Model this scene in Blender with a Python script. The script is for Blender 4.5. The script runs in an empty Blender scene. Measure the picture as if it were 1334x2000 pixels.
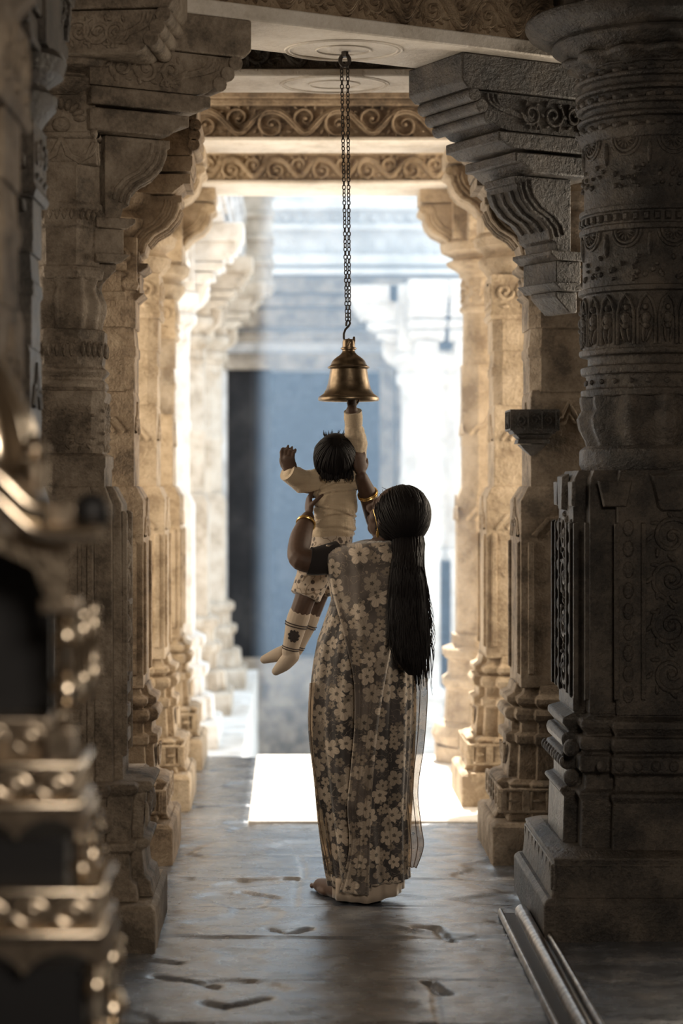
import bpy, math, random
import numpy as np
from mathutils import Vector, Matrix, noise

random.seed(7)
C = bpy.context.scene.collection
SC = bpy.context.scene

# ------------------------------------------------------------------ camera, sky, sun, exposure
F, CX, CY, EYE = 3889.0, 570.0, 950.0, 1.5        # focal length in pixels, vanishing point, eye height


def P(px, py, d):
    """point seen at pixel (px, py) at distance d down the hall"""
    return Vector(((px - CX) / F * d, d, EYE + (CY - py) / F * d))


cam_data = bpy.data.cameras.new('camera')
cam = bpy.data.objects.new('camera', cam_data)
C.objects.link(cam)
cam.location = (0, 0, EYE)
cam.rotation_euler = (math.radians(90), 0, 0)
cam_data.sensor_width = 36
cam_data.lens = F / 2000 * 36
cam_data.shift_x = (667 - CX) / 2000
cam_data.shift_y = -(1000 - CY) / 2000
cam_data.clip_start = 0.1
cam_data.clip_end = 200
cam_data.dof.use_dof = True
cam_data.dof.focus_distance = 7.2
cam_data.dof.aperture_fstop = 1.9
SC.camera = cam

SUN_STRENGTH = 16.0
SKY_STRENGTH = 2.3
EXPOSURE = 0.0
HAZE_DENSITY = 0.036
w = bpy.data.worlds.new('world')
SC.world = w
w.use_nodes = True
bgn = w.node_tree.nodes['Background']
bgn.inputs['Color'].default_value = (0.72, 0.86, 1.0, 1)
bgn.inputs['Strength'].default_value = SKY_STRENGTH

sun_d = bpy.data.lights.new('sun', 'SUN')
sun_d.energy = SUN_STRENGTH
sun_d.angle = math.radians(0.6)
sun_d.color = (1.0, 0.95, 0.87)
sun = bpy.data.objects.new('sun', sun_d)
C.objects.link(sun)
sun.rotation_euler = Vector((0.0, -0.568, -0.823)).to_track_quat('-Z', 'Y').to_euler()


def area(name, loc, target, sx, sy, energy, color):
    d = bpy.data.lights.new(name, 'AREA')
    d.shape = 'RECTANGLE'
    d.size, d.size_y = sx, sy
    d.energy = energy
    d.color = color
    o = bpy.data.objects.new(name, d)
    C.objects.link(o)
    o.location = loc
    o.rotation_euler = (Vector(target) - Vector(loc)).to_track_quat('-Z', 'Y').to_euler()
    return o


# unseen fill lamps added in the closed side aisles and behind the camera
area('left_aisle_fill', (-2.6, 7.4, 2.2), (1.1, 8.5, 2.3), 1.3, 2.2, 45, (1.0, 0.86, 0.68))
area('right_aisle_fill', (2.7, 8.3, 2.0), (-0.7, 7.0, 1.8), 1.3, 2.4, 60, (1.0, 0.86, 0.68))
area('left_end_fill', (-2.6, 9.0, 2.0), (0.7, 10.7, 2.4), 1.6, 2.4, 100, (1.0, 0.84, 0.64))
area('right_end_fill', (2.7, 9.2, 2.0), (-0.5, 10.6, 2.4), 1.6, 2.4, 100, (1.0, 0.84, 0.64))
area('entrance_fill', (1.1, -1.2, 3.1), (-0.6, 6.7, 2.0), 1.2, 0.9, 122, (1.0, 0.87, 0.72))

vs = SC.view_settings
vs.view_transform = 'Standard'
vs.look = 'None'
vs.gamma = 1.0
vs.exposure = EXPOSURE
vs.use_curve_mapping = False
cy = SC.cycles
cy.use_denoising = True
cy.max_bounces = 7
cy.diffuse_bounces = 4
cy.glossy_bounces = 3
cy.transparent_max_bounces = 10
cy.transmission_bounces = 3
cy.volume_bounces = 0
cy.volume_step_rate = 4
cy.sample_clamp_indirect = 4
cy.caustics_reflective = False
cy.caustics_refractive = False


# ------------------------------------------------------------------ materials
def new_mat(name):
    m = bpy.data.materials.new(name)
    m.use_nodes = True
    nt = m.node_tree
    return m, nt, nt.nodes['Principled BSDF']


def nd(nt, kind, **kw):
    n = nt.nodes.new(kind)
    for k, v in kw.items():
        if k in ('operation', 'feature', 'blend_type', 'data_type', 'voronoi_dimensions', 'wave_type', 'bands_direction', 'noise_dimensions'):
            setattr(n, k, v)
        else:
            n.inputs[k].default_value = v
    return n


def ramp(nt, stops):
    r = nt.nodes.new('ShaderNodeValToRGB')
    e = r.color_ramp.elements
    while len(e) < len(stops):
        e.new(0.5)
    for i, (p, c) in enumerate(stops):
        e[i].position = p
        e[i].color = (*c, 1)
    return r


def stone(name, ca, cb, cc, scale=6.0, bump=0.8, rough=0.75, fine=70.0, dist=0.016):
    """weathered carved stone: blotches of three tones, grain and pitting"""
    m, nt, b = new_mat(name)
    L = nt.links.new
    tc = nt.nodes.new('ShaderNodeNewGeometry')
    n1 = nd(nt, 'ShaderNodeTexNoise', Scale=scale, Detail=7.0, Roughness=0.65)
    n2 = nd(nt, 'ShaderNodeTexNoise', Scale=fine, Detail=4.0, Roughness=0.7)
    n3 = nd(nt, 'ShaderNodeTexVoronoi', Scale=fine * 0.35)
    for n in (n1, n2, n3):
        L(tc.outputs['Position'], n.inputs['Vector'])
    r = ramp(nt, [(0.37, ca), (0.50, cb), (0.63, cc)])
    mx = nt.nodes.new('ShaderNodeMath')
    mx.operation = 'MULTIPLY_ADD'
    mx.inputs[1].default_value = 0.30
    L(n2.outputs['Fac'], mx.inputs[0])
    sub = nd(nt, 'ShaderNodeMath', operation='SUBTRACT')
    L(n1.outputs['Fac'], sub.inputs[0])
    sub.inputs[1].default_value = 0.15
    L(sub.outputs[0], mx.inputs[2])
    L(mx.outputs[0], r.inputs['Fac'])
    L(r.outputs['Color'], b.inputs['Base Color'])
    b.inputs['Roughness'].default_value = rough
    bp = nd(nt, 'ShaderNodeBump', Strength=bump, Distance=dist)
    ad = nd(nt, 'ShaderNodeMath', operation='MULTIPLY_ADD')
    L(n3.outputs['Distance'], ad.inputs[0])
    ad.inputs[1].default_value = 0.35
    L(n2.outputs['Fac'], ad.inputs[2])
    L(ad.outputs[0], bp.inputs['Height'])
    L(bp.outputs['Normal'], b.inputs['Normal'])
    return m


M = {}
M['stone'] = stone('sandstone', (0.16, 0.115, 0.075), (0.34, 0.25, 0.165), (0.46, 0.355, 0.245))
M['stone_grey'] = stone('grey_brown_stone', (0.12, 0.095, 0.07), (0.27, 0.215, 0.16), (0.40, 0.33, 0.255))
M['stone_shaded'] = stone('shade_darkened_stone', (0.026, 0.023, 0.021), (0.060, 0.051, 0.043), (0.115, 0.096, 0.078), rough=0.42)  # shade on columns and beams darkened into the stone colour
M['stone_cream'] = stone('cream_stone', (0.36, 0.30, 0.23), (0.50, 0.43, 0.35), (0.58, 0.52, 0.44), bump=0.3)
M['stone_bright'] = stone('bright_facade_stone', (0.58, 0.57, 0.56), (0.74, 0.73, 0.72), (0.82, 0.81, 0.80), bump=0.3, scale=2.5)
M['stone_pale'] = stone('pale_grey_stone', (0.40, 0.385, 0.37), (0.58, 0.56, 0.54), (0.68, 0.66, 0.64), bump=0.3, scale=2.5)
M['stone_gold'] = stone('golden_stone', (0.32, 0.235, 0.15), (0.50, 0.39, 0.265), (0.62, 0.50, 0.36))
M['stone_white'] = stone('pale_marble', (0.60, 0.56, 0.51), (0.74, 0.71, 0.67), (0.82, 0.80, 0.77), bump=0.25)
M['soffit'] = stone('bounce_lit_soffit', (0.60, 0.54, 0.46), (0.76, 0.70, 0.62), (0.84, 0.79, 0.72), scale=3.0, bump=0.35, fine=45)  # light bounced off the floor put into the underside colour
M['shade_wall'] = stone('haze_blue_shade', (0.04, 0.07, 0.14), (0.09, 0.14, 0.25), (0.26, 0.32, 0.42), scale=2.2, bump=0.2, fine=20)  # blue of haze and shade put into the wall colour
M['doorway_shade'] = stone('doorway_shade_black', (0.006, 0.006, 0.007), (0.012, 0.011, 0.012), (0.03, 0.028, 0.027), scale=2.0, rough=1.0)  # shade of the doorway opening as a near-black colour


def simple(name, col, rough=0.5, metal=0.0, **kw):
    m, nt, b = new_mat(name)
    b.inputs['Base Color'].default_value = (*col, 1)
    b.inputs['Roughness'].default_value = rough
    b.inputs['Metallic'].default_value = metal
    n = nd(nt, 'ShaderNodeTexNoise', Scale=kw.get('scale', 40.0), Detail=3.0)
    tc = nt.nodes.new('ShaderNodeTexCoord')
    nt.links.new(tc.outputs['Object'], n.inputs['Vector'])
    bp = nd(nt, 'ShaderNodeBump', Strength=kw.get('bump', 0.1), Distance=0.004)
    nt.links.new(n.outputs['Fac'], bp.inputs['Height'])
    nt.links.new(bp.outputs['Normal'], b.inputs['Normal'])
    if kw.get('vary'):
        r = ramp(nt, [(0.3, tuple(c * (1 - kw['vary']) for c in col)), (0.7, tuple(min(1, c * (1 + kw['vary'])) for c in col))])
        nt.links.new(n.outputs['Fac'], r.inputs['Fac'])
        nt.links.new(r.outputs['Color'], b.inputs['Base Color'])
    return m


M['iron'] = simple('dark_iron', (0.05, 0.042, 0.036), 0.45, 0.8)
M['brass'] = simple('aged_brass', (0.20, 0.15, 0.098), 0.36, 1.0, scale=25.0, bump=0.3, vary=0.4)
M['gold'] = simple('gold', (0.85, 0.58, 0.22), 0.25, 1.0)
M['silver'] = simple('embossed_silver', (0.46, 0.385, 0.30), 0.30, 1.0, scale=60.0, bump=0.6, vary=0.25)
M['silver_plain'] = simple('polished_silver', (0.56, 0.48, 0.38), 0.20, 1.0, scale=30.0)
M['dark_metal'] = simple('blackened_metal', (0.02, 0.02, 0.022), 0.5, 0.5)


# ------------------------------------------------------------------ mesh building
class MB:
    def __init__(self):
        self.v, self.f = [], []
        self.m = Matrix.Identity(4)
        self.uv = None

    def pt(self, p):
        self.v.append(tuple(self.m @ Vector(p)))
        return len(self.v) - 1

    def poly(self, pts):
        self.f.append([self.pt(p) for p in pts])

    def rings(self, rings, closed=True, cap=True, loop=False):
        """skin a list of point rings"""
        idx = [[self.pt(p) for p in r] for r in rings]
        n = len(idx[0])
        last = len(idx) if loop else len(idx) - 1
        for i in range(last):
            a, b = idx[i], idx[(i + 1) % len(idx)]
            for j in range(n if closed else n - 1):
                k = (j + 1) % n
                self.f.append([a[j], a[k], b[k], b[j]])
        if cap and closed and not loop:
            self.f.append(idx[0][::-1])
            self.f.append(idx[-1])

    def box(self, x0, x1, y0, y1, z0, z1):
        r = lambda z: [(x0, y0, z), (x1, y0, z), (x1, y1, z), (x0, y1, z)]
        self.rings([r(z0), r(z1)])

    def prism(self, poly, y0, y1):
        """polygon in x,z pushed from y0 to y1"""
        self.rings([[(x, y0, z) for x, z in poly], [(x, y1, z) for x, z in poly]])

    def seg(self, sec, prof, c=(0, 0)):
        self.rings([[(c[0] + x, c[1] + y, z) for x, y in section(sec, r)] for z, r in prof])

    def lathe(self, prof, n=32, c=(0, 0, 0)):
        self.rings([[(c[0] + r * math.cos(2 * math.pi * k / n), c[1] + r * math.sin(2 * math.pi * k / n), c[2] + z)
                     for k in range(n)] for r, z in prof])

    def tube(self, pts, rad, n=8, loop=False, squash=None):
        pts = [Vector(p) for p in pts]
        if not hasattr(rad, '__len__'):
            rad = [rad] * len(pts)
        rings = []
        up = None
        for i, p in enumerate(pts):
            a = pts[i - 1] if (i > 0 or loop) else p
            b = pts[(i + 1) % len(pts)] if (i < len(pts) - 1 or loop) else p
            t = (b - a)
            t = t.normalized() if t.length > 1e-9 else Vector((0, 0, 1))
            if up is None:
                up = Vector((0, 0, 1)) if abs(t.z) < 0.9 else Vector((0, 1, 0))
            s = t.cross(up)
            if s.length < 1e-6:
                s = t.cross(Vector((1, 0, 0)))
            s.normalize()
            up = s.cross(t).normalized()
            r = rad[i]
            ra, rb = (r if hasattr(r, '__len__') else (r, r))
            rings.append([p + s * (ra * math.cos(2 * math.pi * k / n)) + up * (rb * math.sin(2 * math.pi * k / n)) for k in range(n)])
        self.rings(rings, loop=loop)

    def blob(self, c, r, n=12, m=8, rot=None):
        """ellipsoid"""
        c = Vector(c)
        R = rot or Matrix.Identity(3)
        rings = []
        for i in range(m + 1):
            ph = math.pi * (i + (0.02 if i == 0 else -0.02 if i == m else 0)) / m
            rings.append([c + R @ Vector((r[0] * math.sin(ph) * math.cos(2 * math.pi * k / n),
                                          r[1] * math.sin(ph) * math.sin(2 * math.pi * k / n),
                                          -r[2] * math.cos(ph))) for k in range(n)])
        self.rings(rings)

    def build(self, name, mat, parent=None, angle=35, bevel=0.0, smooth=True):
        me = bpy.data.meshes.new(name)
        v = self.v
        o = bpy.data.objects.new(name, me)
        C.objects.link(o)
        if parent is not None:
            o.parent = parent
            off = world_loc(parent)
            v = [(a - off.x, b - off.y, c - off.z) for a, b, c in v]
        me.from_pydata(v, [], self.f)
        me.update()
        if smooth:
            me.polygons.foreach_set('use_smooth', [True] * len(me.polygons))
            me.set_sharp_from_angle(angle=math.radians(angle))
        me.materials.append(mat)
        if bevel:
            bv = o.modifiers.new('bevel', 'BEVEL')
            bv.width = bevel
            bv.segments = 2
            bv.limit_method = 'ANGLE'
            bv.angle_limit = math.radians(45)
        if self.uv is not None:
            lay = me.uv_layers.new(name='cloth')
            for pl in me.polygons:
                for li in pl.loop_indices:
                    lay.data[li].uv = self.uv[me.loops[li].vertex_index]
        return o


def world_loc(o):
    p = Vector((0, 0, 0))
    while o is not None:
        p += o.location
        o = o.parent
    return p


def section(kind, r):
    if kind == 'sq':
        return [(r, -r), (r, r), (-r, r), (-r, -r)]
    if kind == 'red':                      # square with a projecting middle on every face
        a, b = 0.58 * r, 0.86 * r
        q = [(r, -a), (r, a), (b, a), (b, b), (a, b), (a, r)]
        out = []
        for k in range(4):
            cs, sn = [(1, 0), (0, 1), (-1, 0), (0, -1)][k]
            for x, y in q[:5] if True else q:
                out.append((x * cs - y * sn, x * sn + y * cs))
        return out
    if kind == 'cham':                     # square with cut corners
        a = 0.72 * r
        return [(r, -a), (r, a), (a, r), (-a, r), (-r, a), (-r, -a), (-a, -r), (a, -r)]
    if kind == 'oct':
        t = r / math.cos(math.pi / 8)
        return [(t * math.cos(math.pi / 8 + k * math.pi / 4), t * math.sin(math.pi / 8 + k * math.pi / 4)) for k in range(8)]
    if kind == 'flute':
        return [(r * (1 + 0.055 * math.cos(12 * a)) * math.cos(a), r * (1 + 0.055 * math.cos(12 * a)) * math.sin(a))
                for a in [2 * math.pi * k / 96 for k in range(96)]]
    return [(r * math.cos(2 * math.pi * k / 48), r * math.sin(2 * math.pi * k / 48)) for k in range(48)]


def thing(name, label, cat, loc=(0, 0, 0), group=None):
    o = bpy.data.objects.new(name, None)
    C.objects.link(o)
    o.location = loc
    return tag(o, label, cat, group)


def tag(o, label, cat, group=None):
    o['label'] = label
    o['category'] = cat
    o['kind'] = 'thing'
    if group:
        o['group'] = group
    return o


def struct(name, mb, mat, **kw):
    o = mb.build(name, mat, **kw)
    o['kind'] = 'structure'
    return o


# ------------------------------------------------------------------ carved relief on a surface given as map(u, v, h)
def face_map(origin, right, up, normal):
    o, r, u, n = Vector(origin), Vector(right).normalized(), Vector(up).normalized(), Vector(normal).normalized()
    return lambda a, b, h: o + r * a + u * b + n * h


def cyl_map(cx, cy, radius, z0):
    """u runs round a drum starting at the side that faces the camera"""
    def f(u, v, h):
        a = -math.pi / 2 + u / radius
        return Vector((cx + (radius + h) * math.cos(a), cy + (radius + h) * math.sin(a), z0 + v))
    return f


def rtube(mb, path, rad, mp, n=5, h=1.0):
    """half-round raised line along a 2-D path"""
    rings = []
    for i, (u, v) in enumerate(path):
        a = path[max(i - 1, 0)]
        b = path[min(i + 1, len(path) - 1)]
        tx, ty = b[0] - a[0], b[1] - a[1]
        l = math.hypot(tx, ty) or 1
        nx, ny = -ty / l, tx / l
        r = rad[i] if hasattr(rad, '__len__') else rad
        ring = []
        for k in range(n):
            t = math.pi * k / (n - 1)
            ring.append(mp(u + nx * r * math.cos(t), v + ny * r * math.cos(t), r * h * math.sin(t) - 0.001))
        rings.append(ring)
    mb.rings(rings, closed=False)


def rdome(mb, u, v, ru, rv, h, mp, rot=0.0, n=10):
    rings = []
    cs, sn = math.cos(rot), math.sin(rot)
    for j in range(4):
        t = j / 3 * math.pi / 2
        q, hh = math.cos(t) * 0.999 + 0.001, math.sin(t)
        rings.append([mp(u + cs * ru * q * math.cos(2 * math.pi * k / n) - sn * rv * q * math.sin(2 * math.pi * k / n),
                         v + sn * ru * q * math.cos(2 * math.pi * k / n) + cs * rv * q * math.sin(2 * math.pi * k / n),
                         h * hh - 0.001) for k in range(n)])
    mb.rings(rings, cap=False)


def rpoly(mb, pts, h, mp, inset=0.75):
    cu = sum(p[0] for p in pts) / len(pts)
    cv = sum(p[1] for p in pts) / len(pts)
    lo = [mp(u, v, -0.002) for u, v in pts]
    hi = [mp(cu + (u - cu) * inset, cv + (v - cv) * inset, h) for u, v in pts]
    mb.rings([lo, hi])


def spiral(u, v, r, turns, start, sign=1, n=22):
    return [(u + r * (1 - 0.88 * t) * math.cos(start + sign * turns * 2 * math.pi * t),
             v + r * (1 - 0.88 * t) * math.sin(start + sign * turns * 2 * math.pi * t)) for t in [k / n for k in range(n + 1)]]


def scroll(mb, mp, length, height, period, depth=0.014, phase=0.0, u0=0.0, leaves=True):
    """running vine: a wave of three ridges with a curled shoot and leaves in every bay"""
    A = height * 0.36
    n = int(length / period * 22)
    for off, rad in ((-0.10, 0.05), (0.0, 0.06), (0.10, 0.05)):
        path = []
        for i in range(n + 1):
            u = length * i / n
            s = math.sin(2 * math.pi * u / period + phase)
            c = math.cos(2 * math.pi * u / period + phase)
            path.append((u0 + u - c * 0.05 * period, height / 2 + A * s + off * height * (1 - 0.3 * abs(s))))
        rtube(mb, path, rad * height, mp, h=depth / (0.06 * height))
    k = 0
    half = period / 2
    u = period / 4 - phase / (2 * math.pi) * period
    while u < length + half:
        if 0.2 * half < u < length - 0.2 * half:
            up = 1 if math.sin(2 * math.pi * u / period + phase) > 0 else -1
            cv = height / 2 - up * height * 0.10
            rtube(mb, spiral(u0 + u, cv, half * 0.44, 1.35, math.pi / 2 * up + 0.5, up), [height * 0.055 * (1 - 0.5 * t / 22) for t in range(23)], mp, h=depth / (0.055 * height))
            rdome(mb, u0 + u, cv, height * 0.07, height * 0.07, depth, mp)
            if leaves:
                for j in range(5):
                    a = -up * math.pi / 2 + (j - 2) * 0.5
                    rr = half * 0.60
                    rdome(mb, u0 + u + rr * math.cos(a), cv + rr * 0.62 * math.sin(a), height * 0.085, height * 0.035, depth * 0.8, mp, rot=a + 0.5)
        u += half
        k += 1
# ------------------------------------------------------------------ the hall: floor, platform edge, roof, outer walls
def floor_material():
    m, nt, b = new_mat('worn_floor_stone')
    L = nt.links.new
    g = nt.nodes.new('ShaderNodeNewGeometry')
    mp = nt.nodes.new('ShaderNodeMapping')
    mp.inputs['Scale'].default_value = (1.0, 1.3, 1.0)
    L(g.outputs['Position'], mp.inputs['Vector'])
    n1 = nd(nt, 'ShaderNodeTexNoise', Scale=3.2, Detail=8.0, Roughness=0.68)
    n2 = nd(nt, 'ShaderNodeTexNoise', Scale=48.0, Detail=6.0, Roughness=0.75)
    n3 = nd(nt, 'ShaderNodeTexNoise', Scale=9.0, Detail=5.0, Roughness=0.6)
    for n in (n1, n3):
        L(mp.outputs['Vector'], n.inputs['Vector'])
    L(g.outputs['Position'], n2.inputs['Vector'])
    r = ramp(nt, [(0.34, (0.035, 0.040, 0.052)), (0.52, (0.12, 0.13, 0.15)), (0.66, (0.27, 0.265, 0.265))])
    L(n1.outputs['Fac'], r.inputs['Fac'])
    L(r.outputs['Color'], b.inputs['Base Color'])
    rr = ramp(nt, [(0.35, (0.13, 0.13, 0.13)), (0.65, (0.36, 0.36, 0.36))])
    L(n3.outputs['Fac'], rr.inputs['Fac'])
    L(rr.outputs['Color'], b.inputs['Roughness'])
    b.inputs['Specular IOR Level'].default_value = 0.9
    b.inputs['Specular Tint'].default_value = (0.86, 0.93, 1.0, 1)
    b.inputs['Coat Weight'].default_value = 0.7
    b.inputs['Coat Roughness'].default_value = 0.16
    b.inputs['Coat IOR'].default_value = 1.6
    ad = nd(nt, 'ShaderNodeMath', operation='MULTIPLY_ADD')
    L(n3.outputs['Fac'], ad.inputs[0])
    ad.inputs[1].default_value = 0.8
    L(n2.outputs['Fac'], ad.inputs[2])
    bp = nd(nt, 'ShaderNodeBump', Strength=0.5, Distance=0.006)
    L(ad.outputs[0], bp.inputs['Height'])
    L(bp.outputs['Normal'], b.inputs['Normal'])
    bp2 = nd(nt, 'ShaderNodeBump', Strength=0.35, Distance=0.004)
    L(ad.outputs[0], bp2.inputs['Height'])
    L(bp2.outputs['Normal'], b.inputs['Coat Normal'])
    return m


M['floor'] = floor_material()
FY1 = 11.05                                           # far edge of the raised floor


def gpt(px, py):
    d = EYE * F / (py - CY)
    return ((px - CX) / F * d, d)


CRACKS = [[gpt(*q) for q in ln] for ln in ([(525, 1815), (560, 1823), (605, 1812)], [(812, 1812), (850, 1813), (886, 1838)], [(398, 1960), (440, 1968), (520, 1953)],
                                           [(285, 1874), (345, 1880)], [(835, 1920), (872, 1942)], [(300, 1905), (420, 1925)], [(470, 1740), (540, 1752)])]


def make_floor():
    xs = np.concatenate([[-3.0, -1.6], np.linspace(-0.95, 1.35, 200), [1.8, 3.0]])
    ys = np.concatenate([[-2.0, 2.0], np.linspace(4.6, FY1, 420)])
    joints = [4.9, 5.55, 6.05, 6.62, 7.12, 7.62, 8.1, 8.75, 9.35, 10.1]
    rnd = random.Random(3)
    cuts = [sorted(rnd.uniform(-1.2, 1.4) for _ in range(2)) for _ in range(len(joints) + 1)]
    levels = [[rnd.uniform(-0.004, 0.004) for _ in range(3)] for _ in cuts]
    mb = MB()
    idx = {}
    for j, y in enumerate(ys):
        for i, x in enumerate(xs):
            wob = 0.03 * noise.noise((x * 2.2, y * 2.2, 1.7))
            row = sum(1 for q in joints if y + wob > q)
            col = sum(1 for q in cuts[row] if x + wob > q)
            z = levels[row][col]
            dj = min(abs(y + wob - q) for q in joints)
            dc = min(abs(x + wob - q) for q in cuts[row])
            z -= 0.007 * math.exp(-(dj / 0.010) ** 2) + 0.005 * math.exp(-(dc / 0.010) ** 2)
            z += 0.0045 * noise.noise((x * 5, y * 9, 0.3)) + 0.0022 * noise.noise((x * 14, y * 30, 4.0))
            t = noise.noise((x * 3.1, y * 5.0, 9.2))
            if t > 0.28:
                z -= 0.006 * min(1, (t - 0.28) * 12)          # shallow flaked patches
            if -0.8 < x < 1.0 and y < 8:
                for line in CRACKS:
                    for (ax, ay), (bx, by) in zip(line, line[1:]):
                        tt = max(0, min(1, ((x - ax) * (bx - ax) + (y - ay) * (by - ay)) / ((bx - ax) ** 2 + (by - ay) ** 2)))
                        dd = math.hypot(x - ax - tt * (bx - ax), (y - ay - tt * (by - ay))) + 0.006 * noise.noise((x * 30, y * 30, 2))
                        z -= 0.014 * math.exp(-(dd / 0.014) ** 2)
            idx[i, j] = mb.pt((x, y, z if -1.0 < x < 1.4 and y > 4.6 else 0))
    for j in range(len(ys) - 1):
        for i in range(len(xs) - 1):
            mb.f.append([idx[i, j], idx[i + 1, j], idx[i + 1, j + 1], idx[i, j + 1]])
    return struct('floor', mb, M['floor'], angle=60)


make_floor()
mb = MB()
mb.box(-3.0, 3.0, FY1 - 0.30, FY1, -1.2, -0.03)
struct('trim_1', mb, M['stone_white'])                # riser of the platform edge
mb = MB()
mb.box(-0.195, 0.93, 8.86, FY1, -0.02, 0.012)  # added slab, its pale colour brightens the sun patch and sharpens its edge
tag(struct('sun_patch_slab', mb, M['stone_white'], bevel=0.006), 'added pale slab whitening the sun patch on the floor at the end of the passage', 'floor slab')
mb = MB()
mb.box(-9, 9, FY1, 30, -1.35, -1.2)
struct('ground', mb, M['stone_white'])                # sunny court below the platform

mb = MB()
mb.box(-3.0, 3.0, -2.0, 10.95, 3.62, 3.9)
struct('ceiling', mb, M['stone_grey'])
mb = MB()
mb.box(-3.2, -3.0, -2.0, 10.9, 0, 3.7)
struct('wall_left', mb, M['stone_grey'])
mb = MB()
mb.box(3.0, 3.2, -2.0, 10.9, 0, 3.7)
struct('wall_right', mb, M['stone_grey'])
mb = MB()
mb.box(-3.0, 3.0, -2.2, -2.0, 0, 3.7)
struct('wall_back', mb, M['stone_grey'])


# ------------------------------------------------------------------ beams
def beam(label, p0, p1, width, z0, z1, mat, soffit_mat, period, relief_z, fascia=True, rosette=None, group='carved stone beams across the passage', depth=0.014):
    """a lintel from p0 to p1 (plan points of its centre line); the carved side faces the camera"""
    p0, p1 = Vector((*p0, 0)), Vector((*p1, 0))
    u = (p1 - p0).normalized()
    n = Vector((u.y, -u.x, 0))                       # towards the camera
    L = (p1 - p0).length
    t = thing('carved_beam', label, 'beam', (p0.x, p0.y, z0), group)
    h = width / 2
    lip = 0.028

    def slab(mb, a, b, za, zb):
        r = lambda z: [p0 + n * b + Vector((0, 0, z)), p1 + n * b + Vector((0, 0, z)), p1 + n * a + Vector((0, 0, z)), p0 + n * a + Vector((0, 0, z))]
        mb.rings([r(za), r(zb)])
    mb = MB()
    slab(mb, -h + lip, h - lip, z0 + 0.012, z1)
    mb.build('beam_block', mat, t, bevel=0.005)
    mb = MB()
    slab(mb, -h, h, z0, z0 + relief_z[0])
    mb.build('soffit_slab', soffit_mat, t, bevel=0.006)
    mb = MB()
    slab(mb, -h - 0.004, h + 0.004, z0 + relief_z[1], z0 + relief_z[1] + 0.030)
    slab(mb, -h - 0.02, h + 0.02, z0 + relief_z[1] + 0.030, z0 + relief_z[1] + 0.075)
    slab(mb, -h, h, z0 + relief_z[1] + 0.095, z1 - 0.01)
    mb.build('fascia_moulding', mat, t, bevel=0.006)
    mb = MB()
    o = p0 + n * (h - lip) + Vector((0, 0, z0 + relief_z[0]))
    scroll(mb, face_map(o, u, (0, 0, 1), n), L, relief_z[1] - relief_z[0], period, depth=depth)
    mb.build('scroll_relief', mat, t, angle=60)
    if rosette is not None:
        mb = MB()
        for r in (0.10, 0.20, 0.215):
            c = Vector((rosette[0], rosette[1], z0 - 0.001))
            mb.tube([c + Vector((r * math.cos(2 * math.pi * k / 48), 0.8 * r * math.sin(2 * math.pi * k / 48), 0)) for k in range(48)], 0.0045, 6, loop=True)
        mb.build('rosette_ring', soffit_mat, t)
    return t


ZB = 3.10
ub = Vector((math.cos(math.radians(28)), math.sin(math.radians(28))))
pb = Vector((0.21, 7.255))
beam('slanting carved stone beam nearest the camera that the bell chain hangs from', pb - ub * 1.5, pb + ub * 1.06, 0.41, ZB, 3.6, M['stone'], M['soffit'], 0.24, (0.055, 0.225), rosette=(0.19, 7.30), depth=0.034)
beam('dark carved beam with a ringed underside coloured bright with bounced light directly behind the chain top', (-1.1, 7.93), (1.45, 7.93), 0.33, ZB, 3.6, M['stone_shaded'], M['soffit'], 0.30, (0.03, 0.22), rosette=(0.17, 7.92))
beam('carved vine scroll beam, second from the far end of the passage', (-1.1, 9.39), (1.45, 9.39), 0.34, ZB, 3.6, M['stone'], M['soffit'], 0.31, (0.02, 0.165), depth=0.026)
beam('pale golden vine scroll beam farthest down the passage', (-1.1, 10.75), (1.45, 10.75), 0.46, ZB, 3.6, M['stone_gold'], M['soffit'], 0.24, (0.02, 0.155), depth=0.026)


def side_beam(label, x, y0, y1, mat):
    t = thing('side_beam', label, 'beam', (x, y0, ZB), 'long beams over the column rows')
    mb = MB()
    mb.box(x - 0.16, x + 0.16, y0, y1, ZB + 0.02, 3.615)
    mb.build('beam_block', mat, t, bevel=0.006)
    mb = MB()
    mb.box(x - 0.18, x + 0.18, y0, y1, ZB + 0.30, ZB + 0.36)
    mb.build('fascia_moulding', mat, t, bevel=0.006)


side_beam('long stone beam over the left row of columns', -0.80, 2.2, 7.74, M['stone_grey'])
side_beam('long stone beam over the right row of columns', 1.14, 5.6, 7.74, M['stone_shaded'])
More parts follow.
